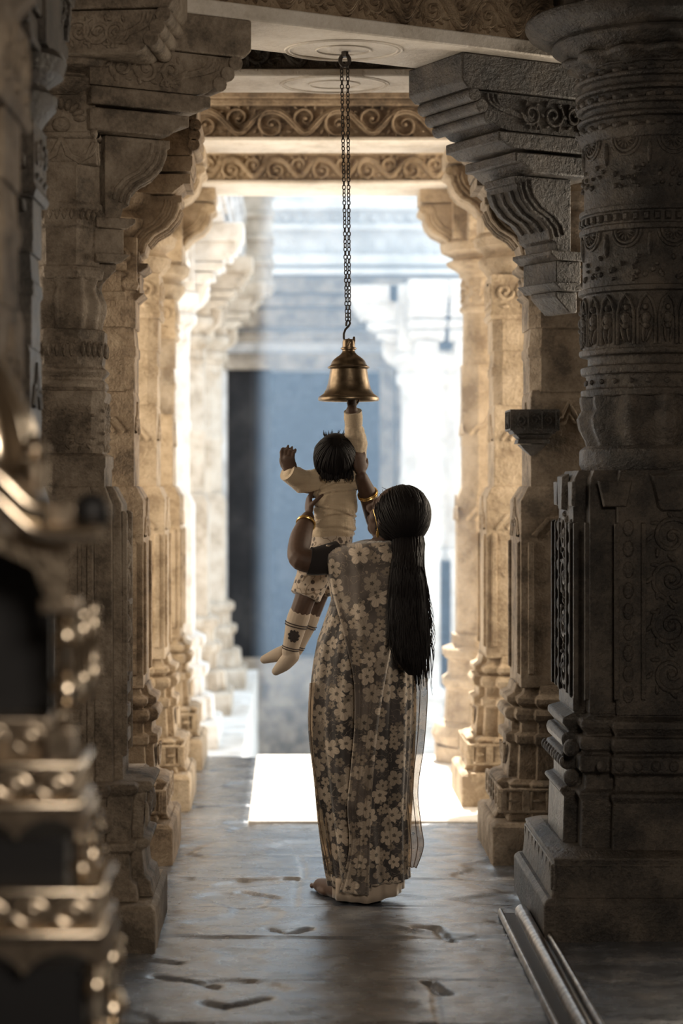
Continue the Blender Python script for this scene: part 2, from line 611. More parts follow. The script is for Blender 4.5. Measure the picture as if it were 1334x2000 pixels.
# ------------------------------------------------------------------ columns
def arm(t, mat, origin, d, top=ZB, width=0.30, reach=0.60, tiers=6, carve=True, scale=1.0, cap=9.0):
    """a stepped bracket arm growing out of a column head in plan direction d"""
    d = Vector((d[0], d[1], 0)).normalized()
    s = Vector((-d.y, d.x, 0))
    o = Vector((origin[0], origin[1], 0))
    k = reach / 0.60
    zz = lambda z: top + z * scale

    def ext(mb, poly, wd):
        mb.rings([[o + d * min(u * k, cap + 0.12 * (u - 0.4)) + s * (-wd / 2) + Vector((0, 0, zz(z))) for u, z in poly],
                  [o + d * min(u * k, cap + 0.12 * (u - 0.4)) + s * (wd / 2) + Vector((0, 0, zz(z))) for u, z in poly]])
    mb = MB()
    ext(mb, [(0.02, -0.13), (0.575, -0.13), (0.60, -0.105), (0.60, 0), (0.02, 0)], width + 0.04)
    if tiers > 2:
      ext(mb, [(0.02, -0.335), (0.40, -0.335), (0.43, -0.315), (0.45, -0.315), (0.45, -0.275), (0.02, -0.275)], width + 0.03)
    if tiers > 2:
      ext(mb, [(0.02, -0.42), (0.30, -0.42), (0.345, -0.385), (0.375, -0.385), (0.375, -0.345), (0.02, -0.345)], width + 0.01)
    mb.build('bracket_block', mat, t, bevel=0.006)
    # scrolled tier with three rolls down its nose
    mb = MB()
    nose = [(0.02, -0.27), (0.40, -0.27), (0.44, -0.262), (0.475, -0.235), (0.49, -0.20), (0.515, -0.17), (0.55, -0.155), (0.555, -0.132), (0.02, -0.132)]
    ext(mb, nose, width)
    for u, z, r in ((0.545, -0.150, 0.026), (0.515, -0.190, 0.026), (0.485, -0.228, 0.026)):
        c = o + d * min(u * k, cap + 0.12 * (u - 0.4)) + Vector((0, 0, zz(z)))
        mb.tube([c - s * (width / 2 + 0.012), c + s * (width / 2 + 0.012)], r * scale, 12)
    if carve and cap > 1:
        for sg in (-1, 1):
            f = face_map(o + s * (sg * width / 2) + Vector((0, 0, zz(-0.265))), d, (0, 0, 1), s * sg)
            for r in (0.0, 0.022, 0.044):
                rtube(mb, [((0.40 - r * 0.9 + 0.09 * math.tanh((t - 0.45) * 5)) * k, (0.01 + 0.115 * t) * scale) for t in [q / 10 for q in range(11)]], 0.008, f)
            for q, (cu, sz) in enumerate(((0.31, 0.045), (0.22, 0.05), (0.13, 0.045))):
                rtube(mb, spiral(cu * k, 0.065 * scale, sz, 1.5, q * 2.0, 1 if q % 2 else -1), 0.008, f, h=1.4)
                for a in range(6):
                    rdome(mb, cu * k + sz * 1.1 * math.cos(a * 1.05), 0.065 * scale + sz * math.sin(a * 1.05), 0.015, 0.007, 0.012, f, rot=a * 1.05 + 0.8)
    mb.build('scroll_tier', mat, t, bevel=0.003)
    if tiers >= 6:
        mb = MB()
        ws = width * 0.62
        S = [(0.10, -0.70), (0.155, -0.70), (0.165, -0.665), (0.185, -0.655), (0.195, -0.62), (0.225, -0.585), (0.275, -0.555), (0.31, -0.515), (0.325, -0.475),
             (0.325, -0.455), (0.335, -0.45), (0.335, -0.422), (0.10, -0.422)]
        ext(mb, S, ws)
        for off in (0.010, 0.032, 0.056):
            for sg in (-1, 1):
                f = face_map(o + s * (sg * ws / 2), d, (0, 0, 1), s * sg)
                rtube(mb, [((u - off) * k, zz(z + off * 0.35)) for u, z in S[3:10]], 0.008, f)
        for off in (-0.3, 0, 0.3):
            mb.tube([o + d * ((u + 0.001) * k) + s * (ws * off) + Vector((0, 0, zz(z))) for u, z in S[4:9]], 0.012, 6)
        mb.build('curved_bracket', mat, t, bevel=0.004)
        mb = MB()
        ext(mb, [(0.06, -0.735), (0.17, -0.735), (0.20, -0.715), (0.20, -0.70), (0.06, -0.70)], ws + 0.05)
        ext(mb, [(0.06, -0.82), (0.165, -0.82), (0.165, -0.735), (0.06, -0.735)], ws + 0.01)
        ext(mb, [(0.06, -0.85), (0.15, -0.85), (0.185, -0.82), (0.06, -0.82)], ws + 0.04)
        ext(mb, [(0.06, -0.93), (0.09, -0.93), (0.15, -0.87), (0.15, -0.85), (0.06, -0.85)], ws * 0.8)
        mb.build('pendant', mat, t, bevel=0.004)


def simple_arm(t, mat, origin, d, top=ZB, width=0.24, reach=0.37):
    """plain corbel block over one big scroll"""
    d = Vector((d[0], d[1], 0)).normalized()
    s = Vector((-d.y, d.x, 0))
    o = Vector((origin[0], origin[1], top))
    k = reach / 0.37
    mb = MB()

    def ext(poly, wd):
        mb.rings([[o + d * (u * k) + s * (e * wd / 2) + Vector((0, 0, z)) for u, z in poly] for e in (-1, 1)])
    ext([(0.05, -0.07), (0.36, -0.07), (0.37, -0.06), (0.37, 0), (0.05, 0)], width + 0.05)
    S = [(0.345, -0.08), (0.365, -0.095), (0.365, -0.125), (0.345, -0.14), (0.345, -0.165), (0.33, -0.20), (0.30, -0.235), (0.26, -0.255), (0.235, -0.275), (0.215, -0.30)]
    ext([(0.05, -0.31), (0.20, -0.31)] + S[::-1] + [(0.05, -0.065)], width)
    for e in (-1, 1):
        f = face_map(o + s * (e * width / 2), d, (0, 0, 1), s * e)
        for off in (0.012, 0.034, 0.052):
            rtube(mb, [((u - off) * k, z + off * 0.6) for u, z in S[2:]], 0.008, f)
        rdome(mb, 0.325 * k, -0.105, 0.028, 0.028, 0.014, f)
    mb.tube([o + d * (0.352 * k) + s * (-width / 2 - 0.01) + Vector((0, 0, -0.108)), o + d * (0.352 * k) + s * (width / 2 + 0.01) + Vector((0, 0, -0.108))], 0.022, 12)
    mb.build('scroll_bracket', mat, t, bevel=0.004)


def face_sets(x, y, r):
    """the four sides of a square block: map factory with u centred, v = height"""
    out = []
    for nx, ny in ((0, -1), (1, 0), (-1, 0), (0, 1)):
        rt = Vector((-ny, nx, 0))
        out.append(face_map((x + nx * r, y + ny * r, 0), rt, (0, 0, 1), (nx, ny, 0)))
    return out


def dentils(mb, x, y, r, z0, z1, n, depth=0.012):
    """slotted band: pairs of small upright blocks all round a square block"""
    for f in face_sets(x, y, r)[:3]:
        wd = 2 * r / n
        h = z1 - z0
        rpoly(mb, [(-r, z0), (r, z0), (r, z0 + h * 0.14), (-r, z0 + h * 0.14)], depth, f, 0.99)
        rpoly(mb, [(-r, z1 - h * 0.14), (r, z1 - h * 0.14), (r, z1), (-r, z1)], depth, f, 0.99)
        for k in range(n + 1):
            u = -r + wd * k
            rpoly(mb, [(u - wd * 0.18, z0), (u + wd * 0.18, z0), (u + wd * 0.18, z1), (u - wd * 0.18, z1)], depth, f, 0.95)
        for k in range(n):
            u = -r + wd * (k + 0.5)
            rpoly(mb, [(u - wd * 0.3, (z0 + z1) / 2), (u, (z0 + z1) / 2 - h * 0.10), (u + wd * 0.3, (z0 + z1) / 2), (u, (z0 + z1) / 2 + h * 0.10)], depth, f, 0.9)


def gables(mb, x, y, r, z0, h):
    """small pointed leaf on each face where a shaft changes width"""
    for f in face_sets(x, y, r)[:3]:
        for q in (1.0, 0.62):
            rtube(mb, [(-r * 0.75 * q, z0), (-r * 0.45 * q, z0 + h * 0.45 * q), (-r * 0.2 * q, z0 + h * 0.5 * q), (0, z0 + h * q), (r * 0.2 * q, z0 + h * 0.5 * q), (r * 0.45 * q, z0 + h * 0.45 * q), (r * 0.75 * q, z0)], 0.010, f)


def half_rosettes(mb, x, y, r, z, R):
    for f in face_sets(x, y, r)[:3]:
        for q in (1.0, 0.72):
            rtube(mb, [(R * q * math.cos(a), z - R * q * math.sin(a)) for a in [math.pi * k / 14 for k in range(15)]], 0.010, f)
        for k in range(7):
            a = math.pi * (k + 0.5) / 7
            rdome(mb, R * 0.42 * math.cos(a), z - R * 0.42 * math.sin(a), R * 0.24, R * 0.09, 0.010, f, rot=-a)


def build_spec(t, mat, x, y, spec):
    parts = {}
    for part, sec, prof in spec:
        parts.setdefault(part, MB()).seg(sec, prof, (x, y))
    return parts


def finish(t, mat, parts, bevel=0.006):
    for name, mb in parts.items():
        mb.build(name, mat, t, bevel=bevel)


def rough_column(label, x, y, mat, arms=(), shaft='cham', r=0.145, group='stone columns of the passage', base_mat=None, low=0.185, tops=True):
    """the common hall column: stepped plinth, carved base, square lower shaft, slimmer upper shaft, capital, bracket arms"""
    t = thing('stone_column', label, 'column', (x, y, 0), group)
    pl = low + 0.125
    spec = [
        ('plinth', 'sq', [(-0.02, pl), (0.15, pl), (0.165, pl - 0.015)]),
        ('plinth', 'red', [(0.165, pl - 0.02), (0.19, pl - 0.035), (0.30, pl - 0.04), (0.31, pl - 0.03), (0.325, pl - 0.055)]),
        ('base', 'red', [(0.32, low + 0.045), (0.46, low + 0.035), (0.47, low + 0.055), (0.50, low + 0.055), (0.51, low + 0.03), (0.55, low + 0.03), (0.565, low + 0.055), (0.585, low + 0.06), (0.605, low + 0.05),
                         (0.61, low + 0.025), (0.63, low + 0.05), (0.65, low + 0.05), (0.665, low + 0.02), (0.70, low + 0.01)]),
        ('lower_shaft', 'sq', [(0.69, low), (1.44, low), (1.50, r + 0.01)]),
        ('shaft', 'sq', [(1.49, r), (1.86, r), (1.89, r - 0.006)]),
        ('shaft', shaft, [(1.88, r), (2.02, r), (2.03, r + 0.006), (2.06, r + 0.006), (2.07, r), (2.15, r - 0.006)]),
        ('shaft', shaft, [(2.14, r + 0.004), (2.30, r + 0.004)]),
    ]
    if tops:
        spec += [
            ('capital', 'sq', [(2.29, r + 0.012), (2.31, r + 0.02), (2.33, r + 0.012), (2.50, r + 0.012)]),
            ('capital', 'circ', [(2.49, r + 0.01), (2.52, r + 0.03), (2.55, r + 0.055), (2.58, r + 0.06), (2.60, r + 0.035), (2.61, r + 0.03), (2.64, r + 0.075), (2.68, r + 0.085), (2.71, r + 0.06)]),
            ('capital', 'sq', [(2.70, r + 0.05), (ZB, r + 0.05)]),
        ]
    parts = build_spec(t, mat, x, y, spec)
    dentils(parts['plinth'], x, y, pl - 0.042, 0.20, 0.30, 6)
    gables(parts['lower_shaft'], x, y, low, 1.30, 0.15)
    gables(parts['shaft'], x, y, r, 1.72, 0.12)
    half_rosettes(parts['base'], x, y, low + 0.05, 0.45, 0.08)
    if tops:
        for f in face_sets(x, y, r + 0.012)[:3]:
            for k in range(3):
                u = (k - 1) * r * 0.66
                rtube(parts['capital'], spiral(u, 2.42, r * 0.30, 1.3, k * 1.5, 1 if k % 2 else -1), 0.010, f)
                rdome(parts['capital'], u, 2.35, 0.022, 0.012, 0.012, f)
    # tall framed panel on each face of the lower shaft
    for f in face_sets(x, y, low)[:3]:
        for u in (-low * 0.80, low * 0.80):
            rpoly(parts['lower_shaft'], [(u - 0.012, 0.74), (u + 0.012, 0.74), (u + 0.012, 1.28), (u - 0.012, 1.28)], 0.012, f, 0.97)
    finish(t, mat, parts)
    for d, kw in arms:
        kw = dict(kw)
        (simple_arm if kw.pop('plain', 0) else arm)(t, mat, (x, y), d, **kw)
    return t


XL, XR = -0.78, 1.12
# left row
rough_column('tan column with a curved bracket just behind the big carved left column', XL, 8.15, M['stone'], [((1, 0), dict(cap=0.375)), ((0, -1), dict(cap=0.375)), ((0, 1), dict(cap=0.375))])
rough_column('golden column behind the tan one in the left row, beside the sunlit gap', XL, 9.50, M['stone_gold'], [((1, 0), dict(plain=1)), ((0, -1), dict(plain=1)), ((0, 1), dict(plain=1))])
rough_column('pale golden left-row column nearest the hall end', XL, 10.80, M['stone_gold'], [((1, 0), dict(plain=1)), ((0, -1), dict(plain=1))], shaft='oct')
# right row
R2 = rough_column('brown right-row column with a small corbel shelf on its shaft', XR, 8.20, M['stone_grey'], [((-1, 0), dict(cap=0.375)), ((0, 1), dict(cap=0.375))], r=0.155, low=0.20)
rough_column('golden square column between the corbel column and the round column', XR - 0.02, 9.55, M['stone_gold'], [((-1, 0), dict(plain=1)), ((0, -1), dict(plain=1)), ((0, 1), dict(plain=1))])


# the B1 end of the corbel column reaches back towards the camera under the slanting beam
arm(R2, M['stone_shaded'], (1.12, 7.80), (-ub.x, -ub.y), width=0.34, reach=0.66)
mb = MB()
for z0, z1, r0, r1, pr in ((1.655, 1.785, 0.135, 0.135, 0.0), (1.635, 1.655, 0.11, 0.125, 0), (1.60, 1.63, 0.075, 0.10, 0), (1.575, 1.60, 0.09, 0.085, 0), (1.54, 1.57, 0.05, 0.075, 0), (1.50, 1.54, 0.01, 0.05, 0)):
    c = (0.962, 7.975)
    q_ = lambda z: 1.805 - (1.785 - z) * 0.64
    mb.seg('sq', [(q_(z0), r0 * 0.72), (q_(z1), r1 * 0.72)], c)
for f in face_sets(0.962, 7.975, 0.097)[:3]:
    for u in (-0.055, 0.0, 0.055):
        rtube(mb, spiral(u, 1.763, 0.022, 1.3, u * 40), 0.006, f)
        rpoly(mb, [(u + 0.025, 1.728), (u + 0.030, 1.728), (u + 0.030, 1.798), (u + 0.025, 1.798)], 0.008, f, 0.95)
mb.build('corbel_shelf', M['stone_shaded'], R2, bevel=0.004)['label'] = 'small dark carved corbel shelf'


# round column closest to the daylight on the right
def round_column(label, x, y, mat, r=0.135):
    t = thing('stone_column', label, 'column', (x, y, 0), 'stone columns of the passage')
    spec = [
        ('plinth', 'oct', [(-0.02, r + 0.14), (0.10, r + 0.14)]),
        ('plinth', 'circ', [(0.09, r + 0.10), (0.11, r + 0.145), (0.16, r + 0.165), (0.21, r + 0.145), (0.23, r + 0.10)]),
        ('base', 'oct', [(0.22, r + 0.09), (0.40, r + 0.08), (0.42, r + 0.10), (0.46, r + 0.10), (0.48, r + 0.07), (0.56, r + 0.07), (0.58, r + 0.10), (0.62, r + 0.10), (0.64, r + 0.05), (0.70, r + 0.05)]),
        ('lower_shaft', 'oct', [(0.69, r + 0.03), (1.42, r + 0.03), (1.50, r)]),
        ('shaft', 'oct', [(1.49, r), (1.72, r), (1.73, r - 0.004)]),
        ('shaft', 'oct', [(1.72, r + 0.002), (2.16, r + 0.002)]),
        ('shaft', 'circ', [(2.15, r - 0.004), (2.44, r - 0.008), (2.45, r + 0.01), (2.47, r + 0.01), (2.48, r)]),
        ('capital', 'circ', [(2.47, r), (2.63, r), (2.64, r + 0.012), (2.66, r + 0.015), (2.67, r + 0.03), (2.70, r + 0.08), (2.715, r + 0.085), (2.73, r + 0.05), (2.74, r + 0.045), (2.77, r + 0.11), (2.81, r + 0.12), (2.84, r + 0.09)]),
        ('capital', 'sq', [(2.83, r + 0.06), (ZB, r + 0.06)]),
    ]
    parts = build_spec(t, mat, x, y, spec)
    f = cyl_map(x, y, r, 2.48)
    for k in range(-5, 6):
        u = k * 0.072
        rtube(parts['capital'], spiral(u, 0.075, 0.030, 1.2, k, 1 if k % 2 else -1), 0.008, f)
        rdome(parts['capital'], u + 0.036, 0.12, 0.015, 0.022, 0.012, f)
        rdome(parts['capital'], u + 0.036, 0.03, 0.012, 0.018, 0.012, f)
    gables(parts['lower_shaft'], x, y, r + 0.03, 1.32, 0.13)
    gables(parts['shaft'], x, y, r, 1.78, 0.10)
    finish(t, mat, parts)
    for d in ((-1, 0), (0, -1)):
        simple_arm(t, mat, (x, y), d)
    return t


round_column('round golden column with a ringed capital at the sunlit right end', XR - 0.06, 10.85, M['stone_gold'])


# ------------------------------------------------------------------ the big carved column on the left (lit)
def left_big(label, x, y, mat):
    t = thing('carved_column', label, 'column', (x, y, 0), 'large carved columns')
    spec = [
        ('plinth', 'sq', [(-0.02, 0.325), (0.135, 0.325), (0.15, 0.31)]),
        ('plinth', 'red', [(0.15, 0.31), (0.20, 0.30), (0.215, 0.28), (0.30, 0.27), (0.315, 0.295), (0.335, 0.30), (0.345, 0.275)]),
        ('base', 'red', [(0.34, 0.275), (0.49, 0.285), (0.505, 0.305), (0.52, 0.31), (0.53, 0.295)]),
        ('lower_shaft', 'red', [(0.52, 0.205), (1.44, 0.20), (1.50, 0.17)]),
        ('block', 'sq', [(1.49, 0.145), (1.555, 0.145), (1.565, 0.15), (1.60, 0.15), (1.61, 0.135)]),
        ('block', 'cham', [(1.60, 0.13), (1.63, 0.138), (1.70, 0.142), (1.78, 0.140), (1.80, 0.147), (1.815, 0.145), (1.82, 0.13)]),
        ('band', 'oct', [(1.815, 0.13), (1.83, 0.142), (1.845, 0.142), (1.86, 0.125), (1.875, 0.14), (1.885, 0.147), (1.90, 0.128), (1.91, 0.13), (2.00, 0.138), (2.02, 0.138), (2.025, 0.12)]),
        ('vase', 'flute', [(2.02, 0.118), (2.05, 0.123), (2.08, 0.132), (2.11, 0.134), (2.14, 0.122), (2.16, 0.116), (2.18, 0.120), (2.20, 0.130)]),
        ('vase', 'oct', [(2.19, 0.128), (2.22, 0.134), (2.235, 0.126)]),
        ('shaft', 'oct', [(2.23, 0.118), (2.36, 0.122), (2.365, 0.130), (2.44, 0.130), (2.445, 0.122), (2.58, 0.120)]),
        ('capital', 'sq', [(2.57, 0.118), (2.80, 0.112), (2.81, 0.10)]),
        ('capital', 'circ', [(2.80, 0.12), (2.83, 0.155), (2.85, 0.165), (2.865, 0.13), (2.87, 0.125), (2.89, 0.185), (2.93, 0.205), (2.955, 0.20), (2.965, 0.16)]),
        ('capital', 'sq', [(2.96, 0.15), (ZB, 0.15)]),
    ]
    parts = build_spec(t, mat, x, y, spec)
    # hanging garlands, pot and knobs on the capital block
    for f in face_sets(x, y, 0.118)[:3]:
        mbc = parts['capital']
        for q in (0.0, 0.012):
            rtube(mbc, [(-0.118 + q, 2.64), (-0.10 + q, 2.60), (-0.06, 2.575 + q), (-0.02 - q, 2.60), (0.0, 2.66)], 0.008, f)
            rtube(mbc, [(0.118 - q, 2.64), (0.10 - q, 2.60), (0.06, 2.575 + q), (0.02 + q, 2.60), (0.0, 2.66)], 0.008, f)
        rtube(mbc, [(-0.11, 2.665), (0.11, 2.665)], 0.012, f)
        rdome(mbc, 0.0, 2.70, 0.032, 0.028, 0.03, f)
        for k in range(9):
            a = math.pi * k / 8
            rdome(mbc, 0.062 * math.cos(a), 2.72 + 0.05 * math.sin(a), 0.022, 0.012, 0.018, f, rot=a)
        rdome(mbc, 0.108, 2.71, 0.012, 0.020, 0.02, f)
        rdome(mbc, 0.108, 2.67, 0.014, 0.020, 0.02, f)
    # pierced bands
    for k in range(8):
        a = math.pi / 8 * 0 + k * math.pi / 4 - math.pi / 2
        nx, ny = math.cos(a), math.sin(a)
        for part, r, z, hh in (('shaft', 0.130, 2.402, 0.030), ('band', 0.134, 1.955, 0.045)):
            f = face_map((x + nx * r, y + ny * r, z), (-ny, nx, 0), (0, 0, 1), (nx, ny, 0))
            for u in (-0.036, -0.012, 0.012, 0.036):
                rpoly(parts[part], [(u - 0.010, 0), (u, hh * 0.8), (u + 0.010, 0), (u, -hh * 0.8)], 0.012, f, 0.6)
                rdome(parts[part], u + 0.012, hh * 0.5, 0.006, 0.008, 0.008, f)
    # leafage on the carved block
    rnd = random.Random(11)
    for f in face_sets(x, y, 0.139)[:3]:
        for u in (-0.07, 0.0, 0.07):
            for v in (1.66, 1.735):
                rtube(parts['block'], spiral(u, v, 0.030, 1.3, rnd.uniform(0, 6), rnd.choice((-1, 1))), 0.006, f)
                for a in range(7):
                    rdome(parts['block'], u + 0.036 * math.cos(a * 0.9), v + 0.036 * math.sin(a * 0.9), 0.012, 0.005, 0.008, f, rot=a * 0.9)
    # niches with little figures on the lower shaft
    for f in face_sets(x, y, 0.203)[:3]:
        mbl = parts['lower_shaft']
        for u in (-0.105, 0.105):
            rpoly(mbl, [(u - 0.010, 0.60), (u + 0.010, 0.60), (u + 0.010, 1.42), (u - 0.010, 1.42)], 0.016, f, 0.98)
        for v in (0.95, 1.20):
            rdome(mbl, 0.0, v + 0.14, 0.022, 0.026, 0.022, f)
            rdome(mbl, 0.0, v + 0.07, 0.040, 0.055, 0.024, f)
            rdome(mbl, -0.018, v - 0.02, 0.016, 0.06, 0.018, f, rot=0.15)
            rdome(mbl, 0.022, v - 0.02, 0.016, 0.06, 0.018, f, rot=-0.2)
            rtube(mbl, [(-0.07, v - 0.08), (-0.07, v + 0.12), (-0.04, v + 0.175), (0, v + 0.20), (0.04, v + 0.175), (0.07, v + 0.12), (0.07, v - 0.08)], 0.008, f)
            rpoly(mbl, [(-0.08, v - 0.10), (0.08, v - 0.10), (0.08, v - 0.08), (-0.08, v - 0.08)], 0.02, f, 0.95)
        for v in (0.64, 0.72, 0.80):
            rpoly(mbl, [(-0.08, v), (0.08, v), (0.08, v + 0.05), (-0.08, v + 0.05)], 0.014, f, 0.85)
    half_rosettes(parts['base'], x, y, 0.285, 0.49, 0.09)
    for f in face_sets(x, y, 0.285)[:3]:
        for u in (-0.16, 0.16):
            rdome(parts['base'], u, 0.42, 0.03, 0.045, 0.012, f)
    finish(t, mat, parts)
    arm(t, mat, (x, y), ub, width=0.34, reach=0.61)
    arm(t, mat, (x, y - 0.10), (1, -0.10), top=ZB + 0.08, width=0.26, reach=0.40, tiers=2)
    return t


left_big('tall carved column with a fluted vase and pierced bands, large one left of the woman', -0.765, 6.72, M['stone_grey'])
rough_column('dark carved column seen edge-on in front of the lit carved left column', -0.838, 5.55, M['stone_shaded'], [((0, 1), {}), ((0, -1), {})], r=0.125, low=0.15, group='large carved columns')
rough_column('blurred pale column at the very left edge behind the silver shrine', -0.81, 4.25, M['stone_grey'], [((0, 1), {}), ((0, -1), {})], r=0.21, low=0.22, group='large carved columns', shaft='red')


# ------------------------------------------------------------------ the big dark column on the right
def right_big(label, x, y, mat):
    t = thing('carved_column', label, 'column', (x, y, 0), 'large carved columns')
    R = 0.262
    spec = [
        ('plinth', 'sq', [(-0.02, 0.445), (0.125, 0.445), (0.14, 0.43)]),
        ('plinth', 'sq', [(0.13, 0.42), (0.15, 0.415), (0.255, 0.405), (0.265, 0.41), (0.285, 0.36)]),
        ('base', 'red', [(0.28, 0.35), (0.44, 0.345), (0.46, 0.36), (0.47, 0.36), (0.48, 0.33), (0.53, 0.33), (0.54, 0.355), (0.59, 0.355), (0.60, 0.33), (0.615, 0.35), (0.635, 0.355), (0.655, 0.35), (0.66, 0.325),
                         (0.69, 0.35), (0.71, 0.35), (0.725, 0.31), (0.74, 0.30)]),
        ('lower_shaft', 'red', [(0.73, 0.312), (1.50, 0.312), (1.53, 0.305), (1.555, 0.29)]),
        ('band', 'circ', [(1.55, R - 0.012), (1.575, R), (1.625, R), (1.64, R - 0.02)]),
        ('vase', 'flute', [(1.635, R - 0.035), (1.66, R - 0.028), (1.70, R - 0.008), (1.735, R - 0.002), (1.765, R - 0.018), (1.79, R - 0.012), (1.815, R - 0.012)]),
        ('band', 'circ', [(1.81, R - 0.008), (1.835, R - 0.004), (1.84, R - 0.024), (1.885, R - 0.024), (1.89, R - 0.006), (1.915, R - 0.004), (1.92, R - 0.03), (1.95, R - 0.03), (1.955, R), (1.975, R + 0.002)]),
        ('figure_frieze', 'circ', [(1.97, R - 0.012), (2.165, R - 0.012), (2.17, R + 0.004), (2.185, R + 0.004), (2.19, R - 0.012)]),
        ('rosette_frieze', 'circ', [(2.185, R - 0.012), (2.375, R - 0.012), (2.38, R), (2.395, R), (2.40, R - 0.01), (2.44, R - 0.01), (2.445, R), (2.46, R)]),
        ('shaft', 'circ', [(2.455, R - 0.018), (2.70, R - 0.014)]),
        ('capital', 'circ', [(2.69, R - 0.01)] + [(2.72 + 0.045 * k + dz, R - 0.012 + 0.003 * k + dr) for k in range(5) for dz, dr in ((0, 0.016), (0.012, 0.018), (0.02, -0.008), (0.04, -0.008))] + [(2.95, R + 0.01)]),
        ('capital', 'flute', [(2.94, R - 0.01), (2.96, R + 0.005), (2.975, R + 0.045), (2.99, R + 0.05), (3.0, R + 0.03)]),
        ('capital', 'circ', [(2.99, R + 0.03), (3.01, R + 0.06), (3.03, R + 0.095), (3.045, R + 0.10), (3.05, R + 0.085), (3.06, R + 0.13), (3.085, R + 0.175), (3.11, R + 0.19), (3.13, R + 0.19)]),
    ]
    parts = build_spec(t, mat, x, y, spec)
    # arched figures
    f = cyl_map(x, y, R - 0.012, 1.985)
    mbf = parts['figure_frieze']
    step = 2 * math.pi * (R - 0.012) / 22
    for k in range(-8, 9):
        u = k * step
        hw = step * 0.40
        rtube(mbf, [(u - hw, 0.0), (u - hw, 0.11), (u - hw * 0.6, 0.15), (u, 0.168), (u + hw * 0.6, 0.15), (u + hw, 0.11), (u + hw, 0.0)], 0.007, f, h=1.6)
        lean = 0.15 * math.sin(k * 2.1)
        rdome(mbf, u + lean * 0.02, 0.125, 0.011, 0.013, 0.016, f)
        rdome(mbf, u, 0.088, 0.017, 0.024, 0.018, f, rot=lean)
        rdome(mbf, u, 0.062, 0.014, 0.013, 0.018, f)
        rdome(mbf, u - 0.010, 0.034, 0.007, 0.032, 0.014, f, rot=0.12 + lean)
        rdome(mbf, u + 0.010, 0.034, 0.007, 0.032, 0.014, f, rot=-0.12 + lean * 2)
        rtube(mbf, [(u - 0.015, 0.10), (u - 0.024, 0.075), (u - 0.012 - 0.01 * math.sin(k), 0.055)], 0.005, f, h=1.6)
        rtube(mbf, [(u + 0.015, 0.10), (u + 0.026, 0.085), (u + 0.022, 0.11 + 0.01 * math.cos(k * 3))], 0.005, f, h=1.6)
    # half rosettes, lozenges
    for z, part, rr in ((2.375, 'rosette_frieze', R - 0.012), (2.69, 'shaft', R - 0.016)):
        f = cyl_map(x, y, rr, z)
        for k in range(-3, 4):
            u = k * 0.162 + 0.02
            for q in (0.052, 0.040):
                rtube(parts[part], [(u + q * math.cos(a), -q * math.sin(a) * 1.1) for a in [math.pi * j / 14 for j in range(15)]], 0.006, f, h=1.5)
            for j in range(7):
                a = math.pi * (j + 0.5) / 7
                rdome(parts[part], u + 0.024 * math.cos(a), -0.026 * math.sin(a), 0.012, 0.005, 0.010, f, rot=-a)
            rdome(parts[part], u + 0.081, -0.05, 0.010, 0.045, 0.012, f)
            rnd = random.Random(k + int(z * 100))
            for j in range(12):
                rdome(parts[part], u + rnd.uniform(-0.07, 0.07), -0.085 - rnd.uniform(0, 0.085), rnd.uniform(0.006, 0.012), rnd.uniform(0.006, 0.012), 0.012, f, rot=rnd.uniform(0, 3))
    f = cyl_map(x, y, R - 0.01, 2.40)
    for k in range(-14, 15):
        u = k * 0.036
        rpoly(parts['rosette_frieze'], [(u - 0.012, 0.005), (u + 0.012, 0.005), (u + 0.012, 0.036), (u - 0.012, 0.036)], 0.012, f, 0.6)
    f = cyl_map(x, y, R - 0.024, 1.84)
    for k in range(-8, 9):
        rpoly(parts['band'], [(k * 0.062 - 0.02, 0.022), (k * 0.062, 0.008), (k * 0.062 + 0.02, 0.022), (k * 0.062, 0.036)], 0.010, f, 0.5)
    # capital teeth
    for z in (2.735, 2.83, 2.92):
        f = cyl_map(x, y, R + 0.005, z)
        for k in range(-12, 13):
            rdome(parts['capital'], k * 0.06, 0, 0.020, 0.012, 0.012, f)
    # drooping leaf plates at the top of the lower shaft and scroll panels below
    rnd = random.Random(5)
    for f in face_sets(x, y, 0.312)[:3]:
        mbl = parts['lower_shaft']
        rpoly(mbl, [(-0.075, 1.545), (0.075, 1.545), (0.05, 1.43), (0.035, 1.415), (-0.035, 1.415), (-0.05, 1.43)], 0.022, f, 0.86)
        for u in (-0.19, 0.19):
            rpoly(mbl, [(u - 0.06, 1.52), (u + 0.06, 1.52), (u + 0.04, 1.43), (u - 0.04, 1.43)], 0.012, f, 0.9)
        for u, hw in ((-0.235, 0.05), (0.0, 0.095), (0.235, 0.05)):
            for e in (-1, 1):
                rpoly(mbl, [(u + e * hw - 0.008, 0.78), (u + e * hw + 0.008, 0.78), (u + e * hw + 0.008, 1.38), (u + e * hw - 0.008, 1.38)], 0.014, f, 0.98)
            fm = (lambda g, uu: (lambda a, b, h: g(uu + b, a, h)))(f, u)
            if abs(u) < 0.1:
                for q, v in enumerate((0.87, 1.03, 1.19, 1.33)):
                    rtube(mbl, spiral(u, v, 0.070, 1.4, q * 2.2, 1 if q % 2 else -1), 0.009, f, h=1.5)
                    for a in range(8):
                        rdome(mbl, u + 0.074 * math.cos(a * 0.8), v + 0.070 * math.sin(a * 0.8), 0.020, 0.008, 0.014, f, rot=a * 0.8 + 0.7)
                    rdome(mbl, u, v, 0.018, 0.018, 0.016, f)
        for u in (-0.145, 0.145):
            for v in [0.80 + 0.07 * k for k in range(9)]:
                rdome(mbl, u, v, 0.020, 0.030, 0.014, f)
    for f in face_sets(x, y, 0.355)[:3]:
        for k in range(-4, 5):
            rdome(parts['base'], k * 0.06, 0.565, 0.018, 0.02, 0.014, f)
